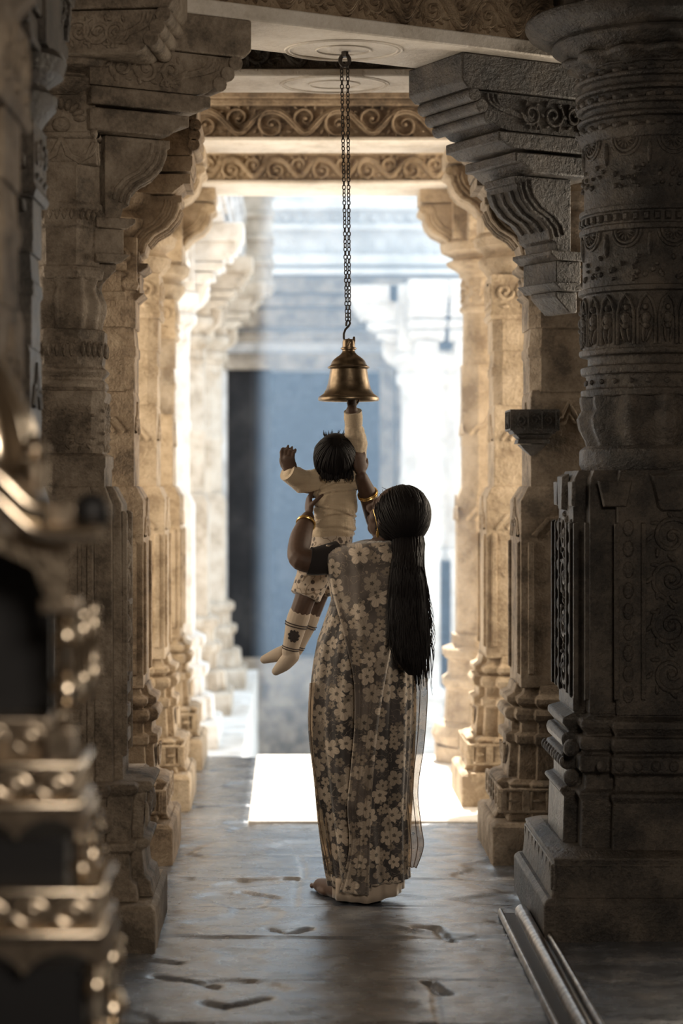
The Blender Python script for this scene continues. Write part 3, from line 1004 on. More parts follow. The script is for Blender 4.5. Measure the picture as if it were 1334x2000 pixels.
    # discs on the base edge
    for sx in (-1,):
        for z in (0.52, 0.62):
            parts['base'].blob((x + sx * 0.335, y - 0.30, z), (0.028, 0.028, 0.030), 14, 8)
    dentils(parts['plinth'], x, y, 0.40, 0.16, 0.25, 8, 0.010)
    finish(t, mat, parts)
    return t


right_big('large dark carved column with figure friezes, in shadow at the right edge', 1.275, 7.0, M['stone_shaded'])
# ------------------------------------------------------------------ the court and the building opposite
def white_column(label, x, y, zb, top, r, mat, d=(1, 0)):
    t = thing('pale_column', label, 'column', (x, y, zb), 'sunlit columns beyond the passage')
    h = top - zb
    q = lambda f: zb + h * f
    spec = [
        ('plinth', 'sq', [(zb - 0.01, r + 0.20), (q(0.045), r + 0.20), (q(0.05), r + 0.17)]),
        ('plinth', 'red', [(q(0.05), r + 0.16), (q(0.09), r + 0.15), (q(0.095), r + 0.12)]),
        ('base', 'red', [(q(0.09), r + 0.09), (q(0.13), r + 0.09), (q(0.135), r + 0.12), (q(0.15), r + 0.12), (q(0.155), r + 0.07), (q(0.185), r + 0.07), (q(0.19), r + 0.10), (q(0.205), r + 0.10), (q(0.215), r + 0.04)]),
        ('shaft', 'sq', [(q(0.21), r + 0.03), (q(0.46), r + 0.03), (q(0.48), r)]),
        ('shaft', 'oct', [(q(0.47), r), (q(0.60), r), (q(0.605), r + 0.01), (q(0.62), r + 0.01), (q(0.625), r), (q(0.74), r)]),
        ('capital', 'circ', [(q(0.735), r), (q(0.80), r + 0.01), (q(0.81), r + 0.05), (q(0.825), r + 0.05), (q(0.83), r + 0.02), (q(0.85), r + 0.09), (q(0.865), r + 0.09), (q(0.875), r + 0.04)]),
        ('capital', 'sq', [(q(0.87), r + 0.04), (top, r + 0.04)]),
    ]
    parts = build_spec(t, mat, x, y, spec)
    finish(t, mat, parts, 0.008)
    for dd in ((d[0], d[1]), (0, -1), (0, 1)):
        arm(t, mat, (x, y), dd, top=top, reach=0.5 * (r / 0.15), tiers=6, width=0.3, carve=False, scale=0.9 * (r / 0.15))
    return t


for lab, y, x in (('white column just past the hall end on the left', 12.6, -0.80),
                  ('second pale column in the row past the hall end', 14.4, -0.78),
                  ('third cream column down the left row, beside the dark doorway', 16.2, -0.72)):
    white_column(lab, x, y, -0.12, 3.15, 0.15, M['stone_white'] if y < 13 else M['stone_cream'])
mb = MB()
mb.box(-1.8, -0.30, 11.05, 17.6, -1.2, -0.12)
struct('trim_2', mb, M['stone_white'], bevel=0.01)     # low terrace the white columns stand on

t = thing('side_entablature', 'pale coursed stone wall on top of the white left columns', 'wall', (-0.8, 11.2, 3.15))
mb = MB()
mb.box(-1.5, -0.42, 11.3, 17.4, 3.15, 4.9)
mb.build('wall_block', M['stone_pale'], t, bevel=0.01)
mb = MB()
for z in (3.20, 3.36, 3.50, 3.74, 3.98, 4.24, 4.5):
    mb.box(-0.60, -0.395, 11.3, 17.0, z, z + 0.09)
mb.build('string_course', M['stone_pale'], t, bevel=0.012)
mb = MB()
mb.box(-0.44, -0.17, 17.05, 17.4, 3.15, 4.9)
for k in range(6):
    mb.box(-0.44, -0.15, 17.02, 17.42, 3.20 + 0.20 * k, 3.25 + 0.20 * k)
mb.build('end_pilaster', M['stone_cream'], t, bevel=0.008)

mb = MB()
mb.box(-2.0, -0.195, 11.1, 18.2, 4.9, 8.0)  # unseen block added to cut the left edge of the sunlight
mb.build('sun_blocker', M['stone_white'], t, bevel=0.01)

FYF = 19.0
t = thing('temple_building', 'pale building opposite with a dark doorway and a carved upper frieze', 'building', (0.3, FYF, -1.2))


def Q(px, py, d=FYF):
    p = P(px, py, d)
    return p.x, p.z


mb = MB()
zt = Q(0, 722)[1]
xl, xr = Q(444, 0)[0], Q(752, 0)[0]
z_up = Q(0, 548)[1]
mb.box(-5, xl, FYF, FYF + 0.5, -1.2, z_up)
mb.box(xr, 6, FYF, FYF + 0.5, -1.2, z_up)
mb.box(xl, xr, FYF, FYF + 0.5, zt, z_up)
mb.build('front_wall', M['stone_pale'], t, bevel=0.01)
mb = MB()
mb.box(-5, 6, FYF, FYF + 0.5, z_up, 6.5)
mb.build('upper_wall', M['stone_bright'], t, bevel=0.01)
for a_, b_ in ((742, 768), (772, 794)):
    mb = MB()
    mb.box(Q(a_, 0)[0], Q(b_, 0)[0], FYF - 0.12, FYF + 0.1, -1.2, zt)
    mb.build('door_jamb', M['stone_grey'], t, bevel=0.01)
mb = MB()
for y0, y1, pr in ((545, 575, 0.20), (578, 600, 0.12), (604, 640, 0.06), (648, 668, 0.10), (690, 722, 0.05)):
    z1, z0 = Q(0, y0)[1], Q(0, y1)[1]
    mb.box(xl - 0.1, 6, FYF - pr, FYF + 0.02, z0, z1)
mb.build('door_lintel', M['stone_grey'], t, bevel=0.01)
mb = MB()
for y0, y1, pr in ((398, 412, 0.16), (440, 450, 0.10), (500, 520, 0.12), (528, 540, 0.18)):
    z1, z0 = Q(0, y0)[1], Q(0, y1)[1]
    mb.box(-1, 6, FYF - pr, FYF + 0.02, z0, z1)
zf0, zf1 = Q(0, 498)[1], Q(0, 452)[1]
fm = face_map((-0.6, FYF, zf0), (1, 0, 0), (0, 0, 1), (0, -1, 0))
for k in range(14):
    for q in (0.085, 0.05):
        rtube(mb, [(0.12 + k * 0.22 + q * math.cos(a), 0.11 + q * math.sin(a)) for a in [2 * math.pi * j / 12 for j in range(13)]], 0.016, fm)
    rpoly(mb, [(k * 0.22 - 0.015, 0), (k * 0.22 + 0.015, 0), (k * 0.22 + 0.015, 0.23), (k * 0.22 - 0.015, 0.23)], 0.03, fm)
zd = Q(0, 436)[1]
fm = face_map((-0.6, FYF, zd), (1, 0, 0), (0, 0, 1), (0, -1, 0))
for k in range(26):
    rdome(mb, 0.06 + k * 0.12, 0.05, 0.04, 0.05, 0.05, fm)
mb.build('carved_frieze', M['stone_bright'], t, bevel=0.006)
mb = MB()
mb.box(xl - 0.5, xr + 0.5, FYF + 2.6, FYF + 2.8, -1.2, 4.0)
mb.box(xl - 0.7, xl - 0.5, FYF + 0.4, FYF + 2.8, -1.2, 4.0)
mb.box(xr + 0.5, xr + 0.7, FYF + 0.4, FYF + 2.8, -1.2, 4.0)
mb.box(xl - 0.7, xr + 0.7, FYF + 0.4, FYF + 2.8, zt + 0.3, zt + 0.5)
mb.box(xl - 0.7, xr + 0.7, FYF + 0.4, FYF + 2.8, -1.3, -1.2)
mb.build('dim_room', M['shade_wall'], t)['label'] = 'room coloured with blue haze and shade, seen through the doorway'
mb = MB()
mb.box(xl - 0.02, xl + 0.42, FYF + 0.02, FYF + 0.30, -1.2, zt)  # dark block standing for the shade in the open doorway
mb.build('shade_block', M['doorway_shade'], t, bevel=0.01)['label'] = 'dark block standing in for shade in the doorway'
mb = MB()
zs = Q(0, 1285)[1]
mb.box(xl, xr, FYF - 0.05, FYF + 0.4, -1.2, zs)
mb.build('door_sill', M['stone_grey'], t, bevel=0.01)

for px, lab in ((828, 'white column with a big scrolled bracket right of the bell, across the court'), (905, 'white column across the court half hidden behind the golden round column')):
    white_column(lab, (px - CX) / F * 17.6, 17.6, -1.2, Q(0, 560, 17.6)[1], 0.20, M['stone_white'], d=(-1, 0))


# sun-shot dust in the court: a box of thin haze behind the hall's end
m = bpy.data.materials.new('sunlit_dust')
m.use_nodes = True
nt = m.node_tree
nt.nodes.remove(nt.nodes['Principled BSDF'])
sc_ = nt.nodes.new('ShaderNodeVolumeScatter')
sc_.inputs['Color'].default_value = (0.46, 0.68, 1.0, 1)
sc_.inputs['Density'].default_value = HAZE_DENSITY
sc_.inputs['Anisotropy'].default_value = 0.35
nt.links.new(sc_.outputs['Volume'], nt.nodes['Material Output'].inputs['Volume'])
mb = MB()
mb.box(-0.195, 2.4, 8.9, 18.6, 0.03, 5.5)
hz = mb.build('dust_haze', m)
hz['kind'] = 'stuff'
hz['label'] = 'pale blue sunlit dust hanging in the court beyond the passage'
hz['category'] = 'haze'
# ------------------------------------------------------------------ temple bell and its chain
BD = 7.33
bc = P(681, 700, BD)
S_ = BD / F                                            # metres per pixel at the bell
bell = thing('temple_bell', 'brass temple bell hanging on a long chain above the child', 'bell', (bc.x, BD, P(0, 785, BD).z))


def bz(py):
    return P(0, py, BD).z


prof = [(58.5, 783), (60, 780), (59, 776), (55, 773), (49, 769), (44, 760), (41, 750), (38.5, 738), (37, 727), (36, 721.5), (36.5, 721), (40.5, 719), (41, 717), (36, 714), (34.5, 711), (33, 707), (30, 703),
        (24, 698), (17, 693), (13.5, 689), (12, 685)]
mb = MB()
ring = [(r * S_, bz(y) - 0) for r, y in prof]
inner = [(r * S_ - 0.006, bz(y) - 0.003) for r, y in [(13.5, 692), (24, 702), (30, 708), (33, 722), (35, 740), (38, 752), (44, 766), (52, 775), (57, 781)]]
mb.lathe([(0.001, bz(692) - 0.004)] + inner + ring, 64, (bc.x, BD, 0))
mb.build('bell_body', M['brass'], bell, angle=50)
mb = MB()
mb.lathe([(0.002, bz(690)), (12 * S_, bz(687)), (12.5 * S_, bz(684)), (15.5 * S_, bz(681.5)), (15.5 * S_, bz(680)), (12.5 * S_, bz(678)), (12.3 * S_, bz(668)), (11 * S_, bz(664)), (8 * S_, bz(662.5)), (0.002, bz(662))], 32, (bc.x, BD, 0))
hx = bc.x + 9.5 * S_
mb.tube([(hx, BD - 0.006, bz(672)), (hx + 0.001, BD - 0.006, bz(664)), (hx + 0.002, BD - 0.004, bz(658))], [0.006, 0.006, 0.004], 8)
mb.tube([(bc.x - 0.004, BD - 0.024, bz(675)), (bc.x + 0.004, BD - 0.026, bz(668))], 0.005, 8)
mb.build('crown', M['brass'], bell)
mb = MB()
mb.tube([(bc.x, BD, bz(692)), (bc.x, BD, bz(768))], 0.005, 8)
mb.blob((bc.x, BD, bz(772)), (0.018, 0.018, 0.022))
mb.build('clapper', M['iron'], bell)
mb = MB()
hook = [(683, 662), (679, 664), (673, 666), (671.5, 660), (671.5, 652), (675, 643), (681, 637), (684, 631), (682, 626.5), (678.5, 626), (676.5, 630), (676, 637)]
mb.tube([(P(x, y, BD).x, BD + 0.001 * (i % 2), P(x, y, BD).z) for i, (x, y) in enumerate(hook)], 0.0042, 8)
mb.build('hanging_hook', M['iron'], bell)

top = P(673.5, 112, BD)
chain = thing('hanging_chain', 'long doubled iron chain running from the slanting beam down to the bell', 'chain', (top.x, BD, ZB))
mb = MB()
mb.tube([(top.x, BD, ZB + 0.01), (top.x, BD, ZB - 0.02)], 0.013, 10)
cz = ZB - 0.032
mb.tube([(top.x + 0.017 * math.cos(a), BD, cz + 0.02 * math.sin(a)) for a in [2 * math.pi * k / 20 for k in range(20)]], 0.0075, 8, loop=True)
mb.build('ceiling_hook', M['iron'], chain)
link_mesh = None
LL = 0.0142
for sx, x0, x1 in ((-1, 667.0, 677.2), (1, 679.0, 682.6)):
    st = bpy.data.objects.new('chain_strand', None)
    C.objects.link(st)
    st.parent = chain
    a = Vector((P(x0, 0, BD).x, BD, cz - 0.018))
    b = Vector((P(x1, 0, BD).x, BD, bz(627)))
    n = int((b - a).length / LL)
    wl = world_loc(chain)
    for k in range(min(n, 100)):
        p = a.lerp(b, (k + 0.5) / n)
        if link_mesh is None:
            mb = MB()
            h = 0.0058
            pts = []
            for q in range(16):
                t = 2 * math.pi * q / 16
                pts.append((0.0058 * math.cos(t), 0, 0.0056 * math.sin(t) + math.copysign(h * 0.45, math.sin(t))))
            mb.tube(pts, 0.0020, 6, loop=True)
            o = mb.build('link', M['iron'])
            o.parent = st
            link_mesh = o.data
        else:
            o = bpy.data.objects.new('link', link_mesh)
            C.objects.link(o)
            o.parent = st
        o.location = p - wl
        o.rotation_euler = (0.04 * math.sin(k * 1.7), math.atan2(-(b.x - a.x), -(b.z - a.z)) * -1 + 0.06 * math.sin(k * 2.3), (math.radians(28) if k % 2 else math.radians(-62)) + 0.2 * math.sin(k))

# ------------------------------------------------------------------ metal channel on the floor
rail = thing('floor_channel', 'worn metal channel with raised ridges on the dark floor beside the right column', 'metal strip', (0.6, 5.6, 0))


def ground(px, py):
    d = EYE * F / (py - CY)
    return Vector(((px - CX) / F * d, d, 0))


a0, a1 = ground(1012, 1788), ground(1128, 2010)
dirv = (a1 - a0).normalized()
a1 = a0 + dirv * ((a1 - a0).length + 0.5)
sd = Vector((dirv.y, -dirv.x, 0))
if sd.x < 0:
    sd = -sd


def ridge(o0, o1, prof):
    mb = MB()
    mb.rings([[a + sd * u + Vector((0, 0, z)) for u, z in prof] for a in (o0, o1)])
    return mb


ridge(a0, a1, [(-0.055, -0.004), (0.075, -0.004), (0.075, 0.010), (-0.055, 0.010)]).build('base_plate', M['iron'], rail, bevel=0.003)
M['steel'] = simple('worn_steel', (0.30, 0.28, 0.26), 0.30, 1.0, scale=35.0, bump=0.35, vary=0.5)
for u, r, hh in ((-0.062, 0.010, 0.020), (0.012, 0.026, 0.034), (0.058, 0.013, 0.028)):
    pr = [(u + r * math.cos(t), 0.006 + hh * math.sin(t)) for t in [math.pi * k / 10 for k in range(11)]]
    ridge(a0, a1, pr).build('ridge', M['steel'], rail, angle=50)
# ------------------------------------------------------------------ cloth, skin and hair materials
def floral(name, base, petal, accent, s1=14.0, s2=23.0, alpha=1.0, sheen=0.3):
    m, nt, b = new_mat(name)
    L = nt.links.new
    tc = nt.nodes.new('ShaderNodeTexCoord')
    wob = nd(nt, 'ShaderNodeTexNoise', Scale=9.0, Detail=2.0)
    L(tc.outputs['UV'], wob.inputs['Vector'])

    def M2(op, a, bb=None, cc=None):
        n = nt.nodes.new('ShaderNodeMath')
        n.operation = op
        for i, x in enumerate((a, bb, cc)):
            if x is None:
                continue
            if isinstance(x, (int, float)):
                n.inputs[i].default_value = x
            else:
                L(x, n.inputs[i])
        return n.outputs[0]

    def flowers(scale, size, petals, offs):
        off = nt.nodes.new('ShaderNodeVectorMath')
        off.operation = 'ADD'
        off.inputs[1].default_value = (offs, offs * 0.7, 0)
        L(tc.outputs['UV'], off.inputs[0])
        v = nt.nodes.new('ShaderNodeTexVoronoi')
        v.voronoi_dimensions = '2D'
        v.inputs['Scale'].default_value = scale
        v.inputs['Randomness'].default_value = 0.85
        L(off.outputs[0], v.inputs['Vector'])
        sb = nt.nodes.new('ShaderNodeVectorMath')
        sb.operation = 'SUBTRACT'
        L(off.outputs[0], sb.inputs[0])
        L(v.outputs['Position'], sb.inputs[1])
        sp = nt.nodes.new('ShaderNodeSeparateXYZ')
        L(sb.outputs[0], sp.inputs[0])
        col = nt.nodes.new('ShaderNodeSeparateColor')
        L(v.outputs['Color'], col.inputs[0])
        ang = M2('ADD', M2('ARCTAN2', sp.outputs[1], sp.outputs[0]), M2('MULTIPLY', col.outputs[0], 6.28))
        dist = M2('MULTIPLY', v.outputs['Distance'], 1.0)
        rad = M2('MULTIPLY', M2('ADD', M2('MULTIPLY', M2('POWER', M2('ABSOLUTE', M2('COSINE', M2('MULTIPLY', ang, petals / 2))), 0.6), 0.55), 0.45), M2('ADD', M2('MULTIPLY', col.outputs[1], size * 0.4), size * 0.75))
        q = M2('DIVIDE', dist, rad)
        mask = M2('MULTIPLY', M2('SUBTRACT', 1.0, q), 14.0)
        mask = M2('MINIMUM', M2('MAXIMUM', mask, 0.0), 1.0)
        # petal veins, dark heart
        vein = M2('ADD', M2('MULTIPLY', M2('COSINE', M2('MULTIPLY', ang, petals * 4)), 0.10), 0.88)
        heart = M2('MINIMUM', M2('MAXIMUM', M2('MULTIPLY', M2('SUBTRACT', q, 0.16), 9.0), 0.25), 1.0)
        tone = M2('MULTIPLY', M2('MULTIPLY', vein, heart), M2('ADD', M2('MULTIPLY', col.outputs[2], 0.6), 0.5))
        return mask, tone
    f1, t1 = flowers(s1, 0.46, 5, 0.0)
    f2, t2 = flowers(s2, 0.44, 5, 3.7)
    # leaf sprays: thin contour lines of a noise
    lf = nd(nt, 'ShaderNodeTexNoise', Scale=22.0, Detail=2.5)
    L(tc.outputs['UV'], lf.inputs['Vector'])
    ln = M2('MULTIPLY', M2('SUBTRACT', 0.045, M2('ABSOLUTE', M2('SUBTRACT', M2('FRACT', M2('MULTIPLY', lf.outputs['Fac'], 6.0)), 0.5))), 20.0)
    ln = M2('MINIMUM', M2('MAXIMUM', ln, 0.0), 0.8)
    blot = ramp(nt, [(0.42, base), (0.62, tuple(c * 2.2 for c in base))])
    L(wob.outputs['Fac'], blot.inputs['Fac'])

    def mixc(fac, a, bcol):
        n = nt.nodes.new('ShaderNodeMix')
        n.data_type = 'RGBA'
        L(fac, n.inputs[0])
        for s, x in ((6, a), (7, bcol)):
            if isinstance(x, tuple):
                n.inputs[s].default_value = (*x, 1)
            else:
                L(x, n.inputs[s])
        return n.outputs[2]

    def toned(c, t):
        n = nt.nodes.new('ShaderNodeMix')
        n.data_type = 'RGBA'
        n.blend_type = 'MULTIPLY'
        n.inputs[0].default_value = 1.0
        n.inputs[6].default_value = (*c, 1)
        L(t, n.inputs[7])
        return n.outputs[2]
    c = mixc(ln, blot.outputs['Color'], accent)
    # clusters of the small flowers only where a slow noise is high
    cl = nd(nt, 'ShaderNodeTexNoise', Scale=5.0, Detail=1.0)
    L(tc.outputs['UV'], cl.inputs['Vector'])
    f2 = M2('MULTIPLY', f2, M2('GREATER_THAN', cl.outputs['Fac'], 0.44))
    c = mixc(f2, c, toned(accent, t2))
    c = mixc(f1, c, toned(petal, t1))
    L(c, b.inputs['Base Color'])
    b.inputs['Roughness'].default_value = 0.75
    b.inputs['Sheen Weight'].default_value = sheen
    b.inputs['Alpha'].default_value = alpha
    fine = nd(nt, 'ShaderNodeTexNoise', Scale=26.0, Detail=4.0)
    L(tc.outputs['UV'], fine.inputs['Vector'])
    bp = nd(nt, 'ShaderNodeBump', Strength=0.35, Distance=0.01)
    L(fine.outputs['Fac'], bp.inputs['Height'])
    L(bp.outputs['Normal'], b.inputs['Normal'])
    return m


def cloth(name, col, knit=False, sheen=0.5, alpha=1.0, sss=0.0):
    m, nt, b = new_mat(name)
    L = nt.links.new
    tc = nt.nodes.new('ShaderNodeTexCoord')
    b.inputs['Base Color'].default_value = (*col, 1)
    b.inputs['Roughness'].default_value = 0.85
    b.inputs['Sheen Weight'].default_value = sheen
    b.inputs['Sheen Roughness'].default_value = 0.3
    b.inputs['Alpha'].default_value = alpha
    n = nd(nt, 'ShaderNodeTexNoise', Scale=30.0, Detail=5.0)
    L(tc.outputs['Object'], n.inputs['Vector'])
    h = n.outputs['Fac']
    if knit:
        wv = nd(nt, 'ShaderNodeTexWave', Scale=60.0, Distortion=2.0)
        wv.bands_direction = 'Z'
        L(tc.outputs['Object'], wv.inputs['Vector'])
        wv2 = nd(nt, 'ShaderNodeTexWave', Scale=75.0, Distortion=3.0)
        L(tc.outputs['Object'], wv2.inputs['Vector'])
        ad = nt.nodes.new('ShaderNodeMath')
        ad.operation = 'ADD'
        L(wv.outputs['Fac'], ad.inputs[0])
        L(wv2.outputs['Fac'], ad.inputs[1])
        h = ad.outputs[0]
    bp = nd(nt, 'ShaderNodeBump', Strength=0.3, Distance=0.003)
    L(h, bp.inputs['Height'])
    L(bp.outputs['Normal'], b.inputs['Normal'])
    return m


def cherries(name):
    m, nt, b = new_mat(name)
    L = nt.links.new
    tc = nt.nodes.new('ShaderNodeTexCoord')
    v = nd(nt, 'ShaderNodeTexVoronoi', Scale=42.0, Randomness=0.8)
    L(tc.outputs['Object'], v.inputs['Vector'])
    n = nd(nt, 'ShaderNodeTexNoise', Scale=26.0, Detail=1.0)
    L(tc.outputs['Object'], n.inputs['Vector'])
    r1 = ramp(nt, [(0.30, (0.10, 0.075, 0.06)), (0.36, (0.56, 0.46, 0.36))])
    L(v.outputs['Distance'], r1.inputs['Fac'])
    r2 = ramp(nt, [(0.47, (1, 1, 1)), (0.495, (0.4, 0.35, 0.3)), (0.505, (0.4, 0.35, 0.3)), (0.53, (1, 1, 1))])
    L(n.outputs['Fac'], r2.inputs['Fac'])
    mx = nt.nodes.new('ShaderNodeMix')
    mx.data_type = 'RGBA'
    mx.blend_type = 'MULTIPLY'
    mx.inputs[0].default_value = 1
    L(r1.outputs['Color'], mx.inputs[6])
    L(r2.outputs['Color'], mx.inputs[7])
    L(mx.outputs[2], b.inputs['Base Color'])
    b.inputs['Roughness'].default_value = 0.85
    b.inputs['Sheen Weight'].default_value = 0.4
    return m


M['sari'] = floral('floral_sari', (0.040, 0.034, 0.032), (0.60, 0.49, 0.38), (0.44, 0.355, 0.27))
M['pallu'] = floral('floral_sari_end', (0.085, 0.070, 0.060), (0.66, 0.54, 0.42), (0.48, 0.385, 0.29), s1=12.5, s2=21.0)
M['veil'] = floral('sheer_floral_veil', (0.42, 0.31, 0.20), (0.60, 0.47, 0.32), (0.24, 0.17, 0.11), alpha=0.80)
M['hem'] = cloth('brown_hem', (0.16, 0.11, 0.07))
M['petticoat'] = cloth('beige_petticoat', (0.52, 0.42, 0.33))
M['blouse'] = cloth('dark_blouse', (0.018, 0.014, 0.014), sheen=0.1)
M['sweater'] = cloth('cream_knit', (0.62, 0.49, 0.34), knit=True, sheen=1.0)
M['sock'] = cloth('beige_sock', (0.50, 0.41, 0.32))
M['stripe'] = cloth('dark_stripe', (0.05, 0.04, 0.038), sheen=0.1)
M['shorts'] = cherries('cherry_print')
M['shorts_plain'] = cloth('beige_cotton', (0.50, 0.42, 0.34))


def skin(name, col):
    m = simple(name, col, 0.62, 0.0, scale=60.0, bump=0.08, vary=0.12)
    b = m.node_tree.nodes['Principled BSDF']
    b.inputs['Sheen Weight'].default_value = 0.25
    b.inputs['Sheen Roughness'].default_value = 0.3
    return m


M['skin'] = skin('brown_skin', (0.090, 0.048, 0.030))
M['skin_child'] = skin('dark_brown_skin', (0.085, 0.048, 0.032))
m, nt, b = new_mat('black_hair')
b.inputs['Base Color'].default_value = (0.010, 0.008, 0.008, 1)
b.inputs['Roughness'].default_value = 0.55
b.inputs['Specular IOR Level'].default_value = 0.18
M['hair'] = m


def fuse(name, mb, mat, voxel=0.004, smooth=5, origin=None, parent=None):
    """weld the shapes of mb into one continuous skin"""
    tmp = mb.build('tmp_' + name, mat)
    r = tmp.modifiers.new('r', 'REMESH')
    r.mode = 'VOXEL'
    r.voxel_size = voxel
    s = tmp.modifiers.new('s', 'SMOOTH')
    s.factor = 0.5
    s.iterations = smooth
    dg = bpy.context.evaluated_depsgraph_get()
    dg.update()
    me = bpy.data.meshes.new_from_object(tmp.evaluated_get(dg))
    old = tmp.data
    bpy.data.objects.remove(tmp)
    bpy.data.meshes.remove(old)
    me.name = name
    base = Vector(origin) if origin is not None else world_loc(parent)
    me.transform(Matrix.Translation(-base))
    me.polygons.foreach_set('use_smooth', [True] * len(me.polygons))
    me.materials.clear()
    me.materials.append(mat)
    o = bpy.data.objects.new(name, me)
    C.objects.link(o)
    if parent is not None:
        o.parent = parent
    else:
        o.location = base
    return o


def bez(pts, n=8):
    """smooth path through points (Catmull-Rom); points may carry radii as further components"""
    out = []
    k = len(pts)
    for i in range(k - 1):
        p0, p1, p2, p3 = pts[max(i - 1, 0)], pts[i], pts[i + 1], pts[min(i + 2, k - 1)]
        for j in range(n):
            t = j / n
            out.append(tuple(0.5 * (2 * b + (c - a) * t + (2 * a - 5 * b + 4 * c - d) * t * t + (3 * b - a - 3 * c + d) * t ** 3)
                             for a, b, c, d in zip(p0, p1, p2, p3)))
    out.append(tuple(pts[-1]))
    return out


def limb(mb, pts, n=14):
    """pts: (Vector, radius) joints"""
    q = bez([(*p, r) for p, r in pts], 6)
    mb.tube([a[:3] for a in q], [a[3] for a in q], n)
    for a in (q[0], q[-1]):
        mb.blob(a[:3], (a[3],) * 3)


def hand(mb, W, f, pn, s, curl, thumb=1, spread=0.08, thumb_in=0.3):
    """palm, four jointed fingers and a thumb; f = direction of the fingers, pn = where the palm faces"""
    W, f = Vector(W), Vector(f).normalized()
    pn = Vector(pn)
    pn = (pn - f * pn.dot(f)).normalized()
    sd = f.cross(pn) * thumb
    R = Matrix((sd, f, pn)).transposed()
    mb.blob(W + f * s * 0.28, (s * 0.215, s * 0.30, s * 0.085), 14, 10, R)
    mb.blob(W + f * s * 0.40, (s * 0.215, s * 0.16, s * 0.075), 14, 10, R)
    mb.blob(W + f * s * 0.16 + sd * s * 0.10 + pn * s * 0.03, (s * 0.10, s * 0.17, s * 0.08), 10, 8, R)
    for k, ln in enumerate((0.92, 1.0, 0.94, 0.76)):
        p = W + f * s * (0.50 - 0.02 * abs(k - 1)) + sd * s * (0.16 - 0.107 * k)
        d = (f + sd * spread * (1.5 - k)).normalized()
        c = curl[k] if hasattr(curl, '__len__') else curl
        pts = [(p - d * s * 0.08, s * 0.055), (p, s * 0.055)]
        for seg_l, r in ((0.23, 0.050), (0.15, 0.046), (0.12, 0.038)):
            d = (d * math.cos(c) + pn * math.sin(c)).normalized()
            p = p + d * (s * seg_l * ln)
            pts.append((p, s * r))
            ax = d.cross(pn)
            pn2 = ax.cross(d).normalized()
            d = (d * math.cos(c) + pn2 * math.sin(c)).normalized()
        mb.tube([a for a, _ in pts], [r for _, r in pts], 10)
        mb.blob(pts[-1][0], (pts[-1][1],) * 3, 8, 6)
    p = W + f * s * 0.14 + sd * s * 0.15
    d = (f * 0.62 + sd * 0.75 + pn * thumb_in).normalized()
    pts = [(p, s * 0.062)]
    for l, r in ((0.20, 0.055), (0.15, 0.050), (0.11, 0.040)):
        p = p + d * (s * l)
        pts.append((p, s * r))
        d = (d + f * 0.28 + pn * thumb_in * 0.7).normalized()
    mb.tube([a for a, _ in pts], [r for _, r in pts], 10)
    mb.blob(pts[-1][0], (pts[-1][1],) * 3, 8, 6)


def frame(face, up):
    f = Vector(face).normalized()
    u = Vector(up)
    u = (u - f * u.dot(f)).normalized()
    return Matrix((f.cross(u), f, u)).transposed()


def head(mb, c, R, s):
    """skull, jaw and features; s = head height / 0.225"""
    T = lambda x, y, z: Vector(c) + R @ Vector((x * s, y * s, z * s))
    B = lambda x, y, z, a, b2, d, n=16, m=12: mb.blob(T(x, y, z), (a * s, b2 * s, d * s), n, m, R)
    B(0, -0.012, 0.025, 0.076, 0.096, 0.088)
    B(0, 0.028, -0.035, 0.060, 0.062, 0.075)
    B(0, 0.050, -0.085, 0.030, 0.034, 0.026)             # chin
    B(0.036, 0.045, -0.030, 0.028, 0.030, 0.030)          # cheeks
    B(-0.036, 0.045, -0.030, 0.028, 0.030, 0.030)
    B(0, 0.078, 0.018, 0.046, 0.014, 0.014)              # brow
    mb.tube([T(0, 0.085, 0.010), T(0, 0.100, -0.012), T(0, 0.112, -0.030)], [0.008 * s, 0.010 * s, 0.013 * s], 10)
    B(0, 0.108, -0.032, 0.014, 0.012, 0.010)
    B(0.012, 0.098, -0.034, 0.008, 0.010, 0.008)
    B(-0.012, 0.098, -0.034, 0.008, 0.010, 0.008)
    B(0, 0.088, -0.056, 0.024, 0.010, 0.006)             # lips
    B(0, 0.086, -0.065, 0.021, 0.010, 0.007)
    for e in (-1, 1):
        B(e * 0.030, 0.078, 0.003, 0.013, 0.010, 0.008)   # eyelids
        B(e * 0.077, -0.002, -0.015, 0.008, 0.020, 0.030)  # ears
        B(e * 0.081, -0.010, 0.000, 0.008, 0.014, 0.016)


# ------------------------------------------------------------------ the woman
WD = 7.24
SW = WD / F
foot_c = P(705, 1755, WD)
mb = MB()


def rings_at(levels, d, n=40, dz=0.0):
    """levels: (py, px centre, rx in metres, ry in metres, distance offset)"""
    out = []
    for py, pc, rx, ry, dy in levels:
        c = P(pc, py, d)
        out.append([(c.x + rx * math.cos(2 * math.pi * k / n), d + dy + ry * math.sin(2 * math.pi * k / n), c.z) for k in range(n)])
    return out


mb.rings(rings_at([(1330, 706, 0.140, 0.105, 0.01), (1270, 710, 0.148, 0.112, 0.0), (1225, 712, 0.135, 0.10, 0), (1180, 716, 0.122, 0.092, 0), (1140, 716, 0.132, 0.096, 0.0), (1105, 716, 0.146, 0.098, 0.0),
                   (1082, 718, 0.140, 0.085, 0.01), (1066, 726, 0.105, 0.068, 0.02), (1054, 745, 0.060, 0.055, 0.03)], WD))
limb(mb, [(P(745, 1075, WD + 0.03), 0.056), (P(762, 1050, WD + 0.03), 0.050), (P(776, 1025, WD + 0.02), 0.050)])
HF, HU = (-0.74, 0.48, 0.47), (0.36, -0.36, 1.0)
HR = frame(HF, HU)
hc = P(771, 1006, WD)
hc.y = WD + 0.01
head(mb, hc, HR, 1.0)
